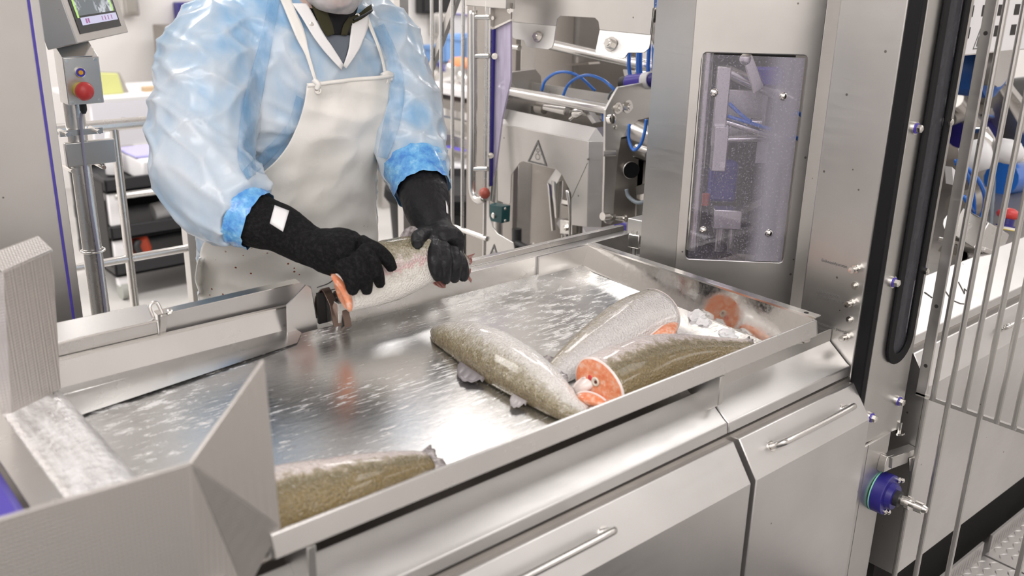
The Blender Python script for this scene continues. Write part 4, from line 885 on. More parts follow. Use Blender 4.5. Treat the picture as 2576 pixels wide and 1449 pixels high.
obj('side_panel', B().box((xa - .004, YC + .03, zb), (xa, YC + .52, zt)), 'dark', ct)
obj('push_handle', B().cyl((xa + .03, YC - .03, zt - .06), (xb, YC - .03, zt - .06), .014), 'rail', ct)
def drawerbox(x, nm):
    t = T('storage_box', nm, 'box', (x, YC + .2, zt))
    obj('body', B().box((x, YC + .06, zt - .03), (x + .21, YC + .36, zt + .075)), 'white', t, bev=.012)
    obj('lid', B().box((x - .006, YC + .12, zt + .075), (x + .216, YC + .37, zt + .092)), mat('lilac_lid', (.42, .40, .74), .45), t, bev=.01)
    return t
drawerbox(xa + .20, 'white box with violet lid, left one of two on the trolley top')
drawerbox(xa + .46, 'white box with violet lid, right one of two on the trolley top')
for i, (dx, s_) in enumerate(((-.08, 'small pale spray bottle left of the white boxes on the trolley'), (.07, 'small pale bottle beside the left white box on the trolley'))):
    t = T('bottle', s_, 'bottle', (xa + .06 + dx, YC + .3, zt))
    obj('body', B().lathe((xa + .07 + dx, YC + .30, zt - .02), (0, 0, 1), [(0, .035), (.12, .036), (.15, .018), (.17, .018), (.17, 0)], 14), 'white', t)
    obj('cap', B().lathe((xa + .07 + dx, YC + .30, zt + .15), (0, 0, 1), [(0, .020), (.03, .016), (.03, 0)], 12), 'lime' if i == 0 else 'white', t)
t = T('power_grinder', 'red and grey hand tool on the trolley middle shelf', 'tool', (xa + .6, YC + .2, zm))
obj('grip', B().cyl((xa + .26, YC + .15, zm + .02), (xa + .52, YC + .15, zm + .05), .045, .05), 'white', t)
obj('motor', B().cyl((xa + .52, YC + .15, zm + .05), (xa + .66, YC + .15, zm + .06), .048), mat('olive_grey', (.38, .36, .28), .5), t)
obj('head', B().cyl((xa + .64, YC + .15, zm + .06), (xa + .86, YC + .15, zm + .03), .06, .04), 'red', t)
t = T('orange_tool_case', 'orange red tool with a handle on the trolley bottom shelf', 'tool', (xa + .45, YC + .2, zb))
obj('case', B().prism([(1.4913,4.5000,0.2842), (1.5446,4.5000,0.2951), (1.5640,4.5000,0.2208), (1.5450,4.5000,0.1526), (1.4898,4.5000,0.1469), (1.4732,4.5000,0.2069)], (0, .15, 0)), 'orange', t, bev=.02)
obj('handle', B().tube([(1.4893,4.4800,0.2793), (1.4752,4.4700,0.2542), (1.4859,4.4700,0.2121), (1.5049,4.4800,0.1756)], .018, 8), 'blackp', t, smooth=True)
wb = T('work_bench', 'long white-panelled bench along the back of the hall', 'bench', (2.2, 5.4, 0))
z1_, z0_ = V((1.7451,5.3000,0.8247)).z, V((1.7115,5.3000,0.5321)).z; xl = V((1.5935,5.3000,0.7434)).x
obj('front_panel', B().box((xl, 5.3, z0_ + .05), (xl + 2.2, 5.33, z1_)), mat('lilac_white_panel', (.78, .77, .82), .5), wb, bev=.004)
obj('lower_rail', B().box((xl + .2, 5.29, z0_ - .03), (xl + 2.2, 5.35, z0_ + .05)), 'cream', wb)
obj('top', B().box((xl - .02, 5.3, z1_), (xl + 2.2, 5.9, z1_ + .02)), 'white', wb)
for x in (xl + .05, xl + 2.1): obj('leg', B().box((x, 5.8, 0), (x + .06, 5.86, z1_)), 'white', wb)
for x in (.16, .62): obj('panel_screw', B().cyl((xl + x, 5.298, z1_ - .10), (xl + x, 5.29, z1_ - .10), .014), 'steel_dark', wb)
a = V((1.7084,5.4500,0.8224)); b = V((1.8270,5.4500,0.9534))
yb = T('foam_pad', 'yellow-green sponge board standing on the white bench', 'board', (a.x, 5.45, z1_))
obj('pad', B().prism([(a.x, 5.45, z1_ + .02), (b.x, 5.45, z1_ + .02), (b.x - .01, 5.48, b.z), (a.x, 5.48, b.z + .01)], (0, .03, 0)), 'lime', yb, bev=.006)
obj('backing', B().prism([(a.x + .02, 5.485, z1_ + .02), (b.x + .04, 5.485, z1_ + .02), (b.x + .01, 5.515, b.z), (a.x + .02, 5.515, b.z + .01)], (0, .02, 0)), 'steel_dark', yb)
tag(obj('wooden_block', B().box((b.x + .12, 5.45, z1_ + .02), (b.x + .30, 5.52, z1_ + .045)), mat('tan_wood', (.50, .36, .22), .6)), 'flat tan wooden piece lying on the white bench', 'block')
def wallbox(px, z, w_, h, m, nm, lab):
    t = T(nm, lab, 'wall box', px)
    obj('box', B().box((px[0], 6.90, z), (px[0] + w_, 7.0, z + h)), m, t, bev=.01)
    obj('lid', B().box((px[0] + .02, 6.885, z + .02), (px[0] + w_ - .02, 6.90, z + h - .02)), m, t, bev=.005)
    return t
p = V((2.3640,6.9500,1.1702)); wallbox(p, p.z, .12, .2, 'steel_tube', 'junction_box', 'small grey junction box high on the back wall, left of the cream column')
p = V((4.8881,6.9500,1.1854)); wallbox(p, p.z - .05, .35, .4, 'blackp', 'wall_screen', 'black wall box on the back wall above the worker shoulder')
p = V((5.0258,6.9500,1.0497)); wallbox(p, p.z - .1, .25, .2, 'steel_tube', 'junction_box', 'grey junction box on the back wall under the black wall box')
p = V((2.7589,6.9500,1.1068)); wallbox(p, p.z - .1, .2, .25, 'navy', 'socket_box', 'small dark blue socket box on the back wall, left of the worker shoulder')
cn = T('back_cabinet', 'dark machine cabinet against the back wall beside the cream column', 'cabinet', (3.2, 6.6, 0))
p = V((2.5585,6.5000,1.1133)); obj('body', B().box((p.x, 6.5, 0), (p.x + .7, 6.9, p.z)), 'steel_dark', cn, bev=.01)
obj('door', B().box((p.x + .03, 6.485, .1), (p.x + .67, 6.5, p.z - .05)), 'steel', cn, bev=.006)

# ------------------------------------------------------------------ background, between worker and hood
cv = T('grading_conveyor', 'steel conveyor frame with bright top edge behind the guard fence', 'conveyor', (3.4, 4.0, 0))
def xbox(p0, p1, X, dx, m, name, par, bev=.004):     # p0,p1 opposite corners on plane X
    a, b = V(p0), V(p1)
    return obj(name, B().box((X, min(a.y, b.y), min(a.z, b.z)), (X + dx, max(a.y, b.y), max(a.z, b.z))), m, par, bev)
xbox((3.3000,4.6692,0.8525), (3.3000,4.0155,0.8956), 3.3, .5, 'white', 'top_edge', cv)
xbox((3.3000,4.6699,0.8196), (3.3000,4.0128,0.7662), 3.32, .45, 'steel_dark', 'side_beam', cv)
xbox((3.3000,4.6732,0.6484), (3.3000,4.0118,0.7183), 3.3, .05, 'steel_tube', 'lower_rail', cv)
for y in (1085, 1205): pass
obj('leg', B().box((3.35, 4.2, 0), (3.41, 4.26, 1.05)), 'steel_tube', cv); obj('leg', B().box((3.35, 5.2, 0), (3.41, 5.26, 1.05)), 'steel_tube', cv)
def crate(p0, p1, X, m, lab, dx=.35, grp=None):
    a, b = V(p0), V(p1); t = T('plastic_crate', lab, 'crate', (X, a.y, min(a.z, b.z)), grp)
    y0, y1, z0, z1 = min(a.y, b.y), max(a.y, b.y), min(a.z, b.z), max(a.z, b.z)
    bb = B().box((X, y0, z0), (X + dx, y1, z0 + .02)).box((X, y0, z0), (X + .02, y1, z1)).box((X + dx - .02, y0, z0), (X + dx, y1, z1)).box((X, y0, z0), (X + dx, y0 + .02, z1)).box((X, y1 - .02, z0), (X + dx, y1, z1))
    obj('tub', bb, m, t, bev=.008)
    obj('rim', B().box((X - .012, y0 - .01, z1 - .035), (X + .0, y1 + .01, z1)), m, t, bev=.004); return t
crate((4.2000,5.6480,1.0807), (4.2000,5.4130,0.8779), 4.2, 'teal', 'pale blue crate seen between the fence bars, upper one')
crate((4.4000,6.1868,0.9565), (4.4000,6.0415,0.8242), 4.4, 'teal', 'pale blue crate left of the diagonal brace')
crate((3.9000,5.0347,0.9030), (3.9000,4.7990,0.7969), 3.9, 'navy', 'violet blue fish crate on the conveyor behind the tall handle')
for i, (p, s_) in enumerate((((3.9500,5.1256,0.9229), 'left'), ((3.9500,4.9544,0.9259), 'right'))):
    p = V(p); tag(obj('salmon_fillet', B().lathe(p + V((0, .12, 0)), (0, -1, 0), [(0, .01), (.04, .045), (.12, .055), (.2, .045), (.25, .01)], 12), 'fillet', smooth=True), s_ + ' orange fish fillet on the crate seen through the fence bars', 'fillet')
wp = T('white_panel_board', 'white board with a violet top strip behind the fence bars', 'board', (4.6, 4.5, 1.2))
xbox((4.6000,6.1126,1.2011), (4.6000,5.8310,1.0409), 4.6, .04, 'white', 'board', wp); xbox((4.5900,6.1096,1.1955), (4.5900,5.8102,1.1882), 4.57, .03, 'purple', 'top_strip', wp)
sg = T('sorting_gear', 'tangle of steel rollers and links on the conveyor behind the fence', 'gear', (3.5, 4.4, 1.1))
for i, (p, q, r, m_) in enumerate((((3.4500,4.6924,0.9958), (3.4500,4.5148,0.8851), .02, 'navy'), ((3.4500,4.6730,0.9035), (3.4500,4.4765,0.9583), .045, 'steel_tube'), ((3.4500,4.5929,0.9817), (3.4500,4.4193,0.9183), .03, 'steel'), ((3.4500,4.7133,0.9231), (3.4500,4.6331,0.8605), .04, 'steel_dark'), ((3.4500,4.5149,0.8967), (3.4500,4.4570,0.8683), .03, 'rail'))):
    obj('roller', B().cyl(p, q, r), m_, sg)
lb = T('low_bench', 'white low bench with a small violet strip behind the fence', 'bench', (3.0, 3.6, 0))
xbox((3.0000,4.1214,0.5401), (3.0000,3.7547,0.4769), 3.0, .4, 'white', 'bench_top', lb); xbox((3.0200,4.0571,0.6398), (3.0200,3.8827,0.6419), 3.0, .05, 'purple', 'violet_strip', lb)
xbox((3.1000,4.3903,0.6880), (3.1000,3.7817,0.6072), 3.1, .1, 'steel', 'back_panel', lb)
obj('leg', B().box((3.05, 3.3, 0), (3.1, 3.35, .7)), 'steel_tube', lb); obj('leg', B().box((3.05, 4.1, 0), (3.1, 4.15, .7)), 'steel_tube', lb)
wbn = T('waste_bin', 'black waste bin lined with a plastic bag behind the worker', 'bin', (2.3, 3.3, 0))
p = V((2.3000,3.4911,0.6948))
obj('bin', B().lathe((2.45, p.y - .25, 0), (0, 0, 1), [(0, .22), (.05, .24), (p.z - .06, .28), (p.z - .06, .26), (.1, .2)], 20), 'blackp', wbn)
obj('bag_rim', B().lathe((2.45, p.y - .25, p.z - .1), (0, 0, 1), [(0, .285), (.02, .30), (.06, .295), (.08, .27), (.05, .25)], 24), 'black', wbn)
dbx = T('dark_drum', 'dark grey drum behind the lower fence bars', 'drum', (2.8, 2.9, 0))
p = V((2.8500,3.6791,0.4912)); obj('drum', B().lathe((3.15, p.y - .45, 0), (0, 0, 1), [(0, .3), (.02, .32), (p.z - .02, .32), (p.z, .30), (p.z, 0)], 24), mat('charcoal_plastic', (.035, .035, .04), .6), dbx)
obj('lid_band', B().lathe((3.15, p.y - .45, p.z - .12), (0, 0, 1), [(0, .325), (.01, .33), (.05, .33), (.06, .325)], 24), 'steel_dark', dbx)
st = T('crate_stand', 'steel stand carrying the blue fish crates behind the guard fence', 'stand', (4.1, 5.0, 0))
for p_, X_ in (((4.2000,5.6492,0.8532), 4.2), ((4.4000,6.1895,0.8076), 4.4), ((3.9000,5.0340,0.7681), 3.9)):
    p_ = V(p_); obj('shelf', B().box((X_ - .02, p_.y - .55, p_.z - .03), (X_ + .4, p_.y + .1, p_.z - .004)), 'steel', st); obj('leg', B().box((X_ + .1, p_.y - .2, 0), (X_ + .15, p_.y - .15, p_.z - .03)), 'steel_tube', st)
obj('stand_tie', B().box((3.9, 4.2, .3), (4.6, 6.0, .34)), 'steel_tube', st)
p_ = V((4.6000,6.1233,1.0053)); obj('post', B().box((4.62, p_.y - .1, 0), (4.66, p_.y - .05, p_.z)), 'steel_tube', wp)
# behind hood and bracket
c2 = T('rear_conveyor', 'pale steel conveyor rail seen through the bracket opening', 'conveyor', (3.6, 3.0, 0))
xbox((3.4000,3.4889,1.0451), (3.4000,2.7704,1.0931), 3.4, .5, 'white', 'top_rail', c2); xbox((3.4000,3.4873,1.0175), (3.4000,2.7651,1.0423), 3.42, .4, 'steel', 'beam', c2)
xbox((3.6000,3.6994,1.0995), (3.6000,2.9417,1.1441), 3.6, .05, 'steel_dark', 'guide_bar', c2)
obj('leg', B().box((3.5, 2.6, 0), (3.56, 2.66, 1.1)), 'steel_tube', c2); obj('leg', B().box((3.5, 3.2, 0), (3.56, 3.26, 1.1)), 'steel_tube', c2)
crate((4.6000,4.6232,1.1408), (4.6000,4.4858,1.0892), 4.6, 'teal', 'pale blue crate glimpsed through the bracket cut-out')
p_ = V((4.6000,4.6190,1.0766)); t = T('crate_stand', 'steel stand under the crate glimpsed through the bracket cut-out', 'stand', (4.7, p_.y, 0)); obj('shelf', B().box((4.55, p_.y - .4, p_.z - .03), (5.0, p_.y + .1, p_.z - .003)), 'steel', t); obj('leg', B().box((4.7, p_.y - .2, 0), (4.75, p_.y - .15, p_.z - .03)), 'steel_tube', t)
p = V((4.5000,4.4630,1.1348)); tag(obj('salmon_fillet', B().lathe(p + V((0, .1, 0)), (0, -1, 0), [(0, .01), (.03, .04), (.1, .05), (.17, .04), (.2, .01)], 12), 'fillet', smooth=True), 'orange fish fillet on the crate seen through the bracket cut-out', 'fillet')
vt = T('violet_tray', 'violet tray with white diagonal slats under the hood edge', 'tray', (2.4, 2.1, .7))
xbox((2.3000,2.3038,0.6919), (2.3000,2.2452,0.6556), 2.3, .3, 'purple', 'tray', vt); xbox((2.2000,2.0369,0.7989), (2.2000,1.9703,0.7604), 2.2, .3, 'purple', 'tray_end', vt)
for i in range(3):
    a, b = V((2.3200,2.2889,0.7096)) + V((0, -.05 * i, 0)), V((2.3200,2.2255,0.6567)) + V((0, -.05 * i, 0))
    obj('slat', B().obox((a + b) / 2, b - a, (1, 0, 0), (b - a).cross(V((1, 0, 0))), .16, .2, .03), 'white' if i != 1 else 'navy', vt)
obj('floor_sheet', B().box((2.66, 1.5, .55), (3.2, 1.95, .57)), 'white', vt)
# ------------------------------------------------------------------ background, right, behind the wire gate
vb = T('vent_housing', 'pale grey housing with two rows of square black vents and a warning triangle', 'housing', (2.5, 1.1, 1.4))
a, b = V((2.2822,1.0500,1.4061)), V((2.7305,1.0500,1.3855)); zb_ = a.z
hl = []
cols = [V((2.3020,1.0500,1.5067)).x, V((2.3767,1.0500,1.5055)).x, V((2.4634,1.0500,1.5040)).x, V((2.5567,1.0500,1.5024)).x]
obj('front_panel', B().box((a.x - .05, 1.05, zb_), (3.0, 1.054, 1.9)), 'white', vb, bev=.001)
for ci, cxx in enumerate(cols):
    for z0 in (V((2.3965,1.0500,1.4932)).z, V((2.4894,1.0500,1.4438)).z):
        if ci == 1 and z0 < 1.465: continue
        obj('vent_hole', B().box((cxx, 1.0492, z0), (cxx + .030, 1.0502, z0 + .026)), 'dark', vb)
obj('dark_inside', B().box((a.x - .04, 1.10, zb_ + .01), (2.98, 1.12, 1.88)), 'dark', vb)
obj('bottom_panel', B().box((a.x - .05, 1.05, zb_ - .002), (3.0, 1.4, zb_)), 'steel', vb)
tc = V((cols[1] + .008, 1.0495, 1.439))
obj('warning_sign', B().prism([tc + V((-.022, 0, -.022)), tc + V((.022, 0, -.022)), tc + V((0, 0, .026))], (0, -.0005, 0), [[tc + V((-.0175, 0, -.0195)), tc + V((.0175, 0, -.0195)), tc + V((0, 0, .0195))]]).prism([tc + V((-.006, 0, -.016)), tc + V((.006, 0, -.016)), tc + V((.004, 0, .002)), tc + V((-.001, 0, .008)), tc + V((-.004, 0, 0))], (0, -.0005, 0)), 'ink', vb)
rb = T('handling_robot', 'machine arm with white rounded heads and a slanted steel beam behind the gate', 'robot', (2.9, 1.3, .9))
obj('slanted_beam', B().prism([(3.0555,1.3000,1.3134), (3.1475,1.3000,1.3207), (3.5355,1.3000,1.0840), (3.5903,1.3000,0.9727)], (0, .10, 0)), 'steel', rb, bev=.004)
obj('beam_edge', B().prism([(3.0509,1.3000,1.3112), (3.0760,1.3000,1.3171), (3.5368,1.3000,1.0950), (3.5497,1.3000,1.0688)], (0, -.02, 0)), 'rail', rb)
obj('white_head', B().lathe((2.8376,1.1500,1.1108), (.6, -.7, -.2), [(0, .02), (.012, .033), (.04, .036), (.065, .033), (.075, .018), (.077, 0)], 20), 'white', rb, smooth=True)
obj('white_dome', B().lathe((2.9403,1.1500,1.0829), (.3, -1, .1), [(0, .030), (.02, .029), (.04, .021), (.046, .006), (.047, 0)], 18), 'white', rb, smooth=True)
obj('white_arm', B().lathe((2.7446,1.2000,1.0805), (.4, -.8, .3), [(0, .03), (.03, .048), (.07, .044), (.085, .016), (.086, 0)], 20), 'white', rb, smooth=True)
obj('steel_cap', B().lathe((2.8275,1.2000,1.1063), (.2, -1, .1), [(0, .06), (.03, .06), (.05, .03), (.05, 0)], 18), 'chrome', rb)
obj('blue_motor', B().cyl((3.4399,1.3500,0.9039), (3.8811,1.3500,0.8619), .06), 'hose', rb)
obj('blue_cowl', B().lathe((2.8721,1.3000,1.3232), (0, -1, 0), [(0, .08), (.1, .08), (.12, .05), (.12, 0)], 16), mat('blue_paint', (.03, .12, .42), .4), rb)
obj('curved_shield', B().lathe((2.7951,1.2000,1.3478), (0, -1, 0), [(0, .06), (.05, .06), (.05, 0)], 20), 'steel_light', rb)
obj('white_plate', B().prism([(2.4773,1.1000,1.1071), (2.5330,1.1000,1.0788), (2.5583,1.1000,1.0427), (2.5031,1.1000,1.0556)], (0, .02, 0)), 'white', rb)
for i, (p, q, r, m_) in enumerate((((3.0815,1.4000,1.2022), (3.2951,1.4000,1.0925), .03, 'steel_tube'), ((3.0778,1.4000,1.1387), (3.2977,1.4000,1.1594), .022, 'steel_dark'), ((3.2932,1.4500,1.0719), (3.7404,1.4500,1.0733), .06, 'navy'), ((2.6651,1.1500,0.9142), (2.8138,1.1500,0.8533), .03, 'steel_tube'), ((2.5605,1.1000,0.8509), (2.6901,1.1000,0.8268), .035, 'steel_dark'), ((2.7884,1.2000,0.9320), (2.9447,1.2000,0.9337), .04, 'steel_dark'), ((3.2977,1.4000,1.1594), (3.3629,1.4000,1.1474), .035, 'chrome'))):
    obj('link', B().cyl(p, q, r), m_, rb)
obj('mount_plate', B().prism([(2.4765,1.0500,0.9066), (2.5143,1.0500,0.9032), (2.5661,1.0500,0.7933), (2.5276,1.0500,0.7954)], (.02, 0, 0)), 'steel', rb)
obj('side_plate', B().prism([(2.5143,1.0500,0.9032), (2.7359,1.0500,0.8128), (2.7555,1.0500,0.7668), (2.5685,1.0500,0.7870)], (0, .02, 0)), 'steel_dark', rb)
obj('round_cap', B().cyl((2.5551,1.0450,0.8485), V((2.5551,1.0450,0.8485)) + V((0, -.006, 0)), .016, seg=20), 'steel_light', rb)
for i, pts in enumerate(([(2.4944,1.1000,1.1210), (2.5605,1.1000,1.0970), (2.6181,1.0800,1.0495), (2.6761,1.0800,0.9852), (2.6588,1.0800,0.9191), (2.6883,1.1000,0.8628)], [(2.5419,1.1200,1.1066), (2.5600,1.1000,1.0862), (2.6276,1.1000,1.0221), (2.6667,1.1000,0.9481), (2.6725,1.1000,0.8714)], [(2.5741,1.1200,0.9583), (2.5968,1.1000,0.9420), (2.6447,1.1000,0.9112)], [(2.5707,1.1200,0.9361), (2.6309,1.1000,0.8845), (2.6750,1.1000,0.8651)], [(2.5818,1.1000,1.0118), (2.6566,1.1000,0.9611)], [(2.7407,1.0000,0.8305), (2.8010,1.0000,0.8430), (2.8868,1.0000,0.8635)], [(2.7985,1.0200,0.8085), (2.8220,1.0000,0.8272), (2.9012,1.0000,0.8344)], [(2.5153,1.1000,0.8478), (2.5988,1.1000,0.8109), (2.6641,1.1000,0.7983)])):
    hose(pts, .006, ('long blue air hose bowing furthest right behind the wire gate', 'blue air hose running straight down inside the longest bowed hose', 'upper short slanting blue hose piece low behind the gate hinge bar', 'lower slanting blue hose piece low behind the gate hinge bar', 'short blue hose crossing the hose bundle behind the second gate wire', 'upper blue hose beside the tilted emergency stop box', 'lower blue hose beside the tilted emergency stop box', 'short blue hose lying level beside the door post foot plate')[i], 'hose')
hose([(2.8249,1.1500,1.0796), (2.8790,1.1500,1.0137), (2.8303,1.1200,0.9423), (2.8010,1.1000,0.8792)], .005, 'grey cable hanging under the white robot head', 'grey_cable')
db = T('machine_interior', 'dark interior wall of the machine behind the robot parts', 'machine', (3.2, 1.8, .9))
obj('back_wall', B().box((2.0, 1.75, .85), (4.2, 1.8, 1.30)), 'steel_dark', db); obj('dark_duct', B().cyl((2.2, 1.6, 1.12), (4.2, 1.6, 1.10), .09), 'blackp', db); obj('upper_wall', B().box((2.6, 1.76, 1.25), (4.2, 1.82, 1.7)), 'steel', db)
obj('floor_sheet', B().box((2.0, 1.0, .84), (4.2, 1.75, .852)), 'steel_dark', db)
es = T('emergency_stop_box', 'tilted steel box with a red emergency stop on a yellow disc behind the gate', 'control box', (2.42, .93, .85))
a = [V((2.3553,0.9300,1.0210)), V((2.5151,0.9300,0.9638)), V((2.5590,0.9300,0.8405)), V((2.2945,0.9300,0.9486))]
obj('housing', B().prism([(2.3496,0.9300,1.0139), (2.4910,0.9300,0.9594), (2.4568,0.9300,0.8889), (2.2906,0.9300,0.9584)], (.05, .09, .012)), 'steelx', es, bev=.003)
tc = V((2.5719,0.9750,0.9461)) + V((0, 0, .002)); nu = V((.25, .05, 1)).normalized()
k = obj('yellow_disc', B().lathe(tc, nu, [(0, .034), (.002, .034), (.002, 0)], 26), 'yellow', es)
obj('collar', B().lathe(tc + nu * .002, nu, [(0, .024), (.01, .024), (.012, .018), (.03, .018), (.03, 0)], 22), 'navy', k)
obj('white_ring', B().lathe(tc + nu * .002, nu, [(0, .0255), (.006, .0255), (.006, 0)], 22), 'white', k)
obj('mushroom', B().lathe(tc + nu * .028, nu, [(0, .014), (.006, .027), (.014, .030), (.022, .026), (.03, .012), (.031, 0)], 24), 'red', k, smooth=True)
obj('foot_plate', B().obox(V((2.3674,0.9300,0.9290)) + V((.06, .05, -.012)), (1, 0, -.35), (0, 1, 0), (.35, 0, 1), .20, .12, .012), 'steel', es, bev=.003)

# ================================================================== fish
def fish_skin(name, stops, spots=0.6):
    m = mat(name, (.6, .57, .53), 0.22, 0.0, Coat_Weight=0.6, Coat_Roughness=0.08, Specular_IOR_Level=0.6)
    at = nd(m, 'ShaderNodeAttribute'); at.attribute_name = 'tone'
    v = coords(m, (1, 1, 1)); f = noise(m, v, 75, 5, 0.72)
    ad = nd(m, 'ShaderNodeMath', operation='MULTIPLY_ADD'); lk(m, f, ad.inputs[0]); ad.inputs[1].default_value = 0.62; ad.inputs[2].default_value = -0.31
    a2 = nd(m, 'ShaderNodeMath', operation='ADD'); lk(m, at.outputs['Fac'], a2.inputs[0]); lk(m, ad.outputs[0], a2.inputs[1])
    c = ramp(m, a2.outputs[0], stops)
    vo = nd(m, 'ShaderNodeTexVoronoi'); vo.inputs['Scale'].default_value = 150; lk(m, v, vo.inputs['Vector'])
    sp = maprange(m, vo.outputs['Distance'], 0.16, 0.36, 1.0, 0.0)
    sel = nd(m, 'ShaderNodeMath', operation='MULTIPLY'); lk(m, sp, sel.inputs[0]); lk(m, maprange(m, at.outputs['Fac'], 0.40, 0.85, 0.04, spots), sel.inputs[1])
    lk(m, mixc(m, sel.outputs[0], c, (.10, .085, .05)), bsdf(m).inputs['Base Color'])
    v3 = nd(m, 'ShaderNodeTexVoronoi'); v3.inputs['Scale'].default_value = 260; lk(m, v, v3.inputs['Vector'])
    bump(m, v3.outputs['Distance'], 0.8, 0.002)
    lk(m, maprange(m, f, 0.3, 0.7, 0.12, 0.34), bsdf(m).inputs['Roughness'])
    lk(m, maprange(m, at.outputs['Fac'], 0.2, 0.6, 0.02, 0.08), bsdf(m).inputs['Metallic'])
    M[name] = m
silver = [(0.0, (.80, .785, .765)), (.35, (.72, .69, .665)), (.55, (.60, .57, .535)), (.70, (.42, .385, .31)), (.86, (.23, .19, .11)), (1.0, (.15, .115, .06))]
fish_skin('trout_skin', silver)
fish_skin('silver_skin', [(0.0, (.72, .69, .68)), (.4, (.63, .60, .59)), (.62, (.57, .54, .53)), (.85, (.46, .42, .36)), (1.0, (.30, .25, .16))], .3)
fish_skin('olive_skin', [(0.0, (.76, .70, .67)), (.28, (.66, .58, .56)), (.46, (.56, .49, .46)), (.54, (.30, .25, .17)), (.66, (.15, .12, .06)), (.84, (.20, .145, .06)), (1.0, (.20, .14, .05))], .55)
fish_skin('held_skin', [(0.0, (.86, .83, .79)), (.30, (.80, .77, .72)), (.48, (.64, .60, .54)), (.55, (.62, .40, .40)), (.62, (.56, .48, .45)), (.72, (.42, .38, .30)), (.87, (.24, .21, .13)), (1.0, (.15, .125, .07))], .6)
m = mat('flesh', (.80, .30, .14), 0.3, 0.0, Coat_Weight=0.5); M['flesh'] = m
v = coords(m); lk(m, ramp(m, noise(m, v, 90, 4, .6), [(.3, (.80, .20, .07)), (.52, (.86, .34, .18)), (.66, (.88, .55, .42)), (.8, (.62, .10, .06))]), bsdf(m).inputs['Base Color'])
bump(m, noise(m, v, 160, 3), .4, .002)
M['rind'] = mat('pale_skin_edge', (.84, .74, .70), .35, 0.0, Coat_Weight=.4)
M['cavity'] = mat('dark_red_cavity', (.13, .03, .025), .3)
M['bone'] = mat('backbone', (.74, .70, .60), .4)
m = mat('fin', (.20, .17, .16), .3, 0.0, Coat_Weight=.6); M['fin'] = m
v = coords(m); lk(m, ramp(m, noise(m, v, 140, 3), [(.35, (.13, .11, .11)), (.65, (.42, .38, .38))]), bsdf(m).inputs['Base Color'])
M['fin_red'] = mat('reddish_fin', (.30, .12, .10), .3, 0.0, Coat_Weight=.6)
M['fin_grey'] = mat('grey_fin', (.20, .18, .19), .35, 0.0, Coat_Weight=.15)
M['fin_pale'] = mat('pale_fin', (.36, .33, .33), .4, 0.0, Coat_Weight=.15)
def crom(P, n):
    Q = [P[0] * 2 - P[1]] + P + [P[-1] * 2 - P[-2]]; o = []
    for i in range(n):
        f = i / (n - 1) * (len(P) - 1); k = min(int(f), len(P) - 2); t = f - k; a, b, c, d = Q[k:k+4]
        o.append((2*b + (c-a)*t + (2*a-5*b+4*c-d)*t*t + (3*b-a-3*c+d)*t**3) * .5)
    return o
def lerp1(L, f):
    f = f * (len(L) - 1); k = min(int(f), len(L) - 2); return L[k] + (L[k+1] - L[k]) * (f - k)
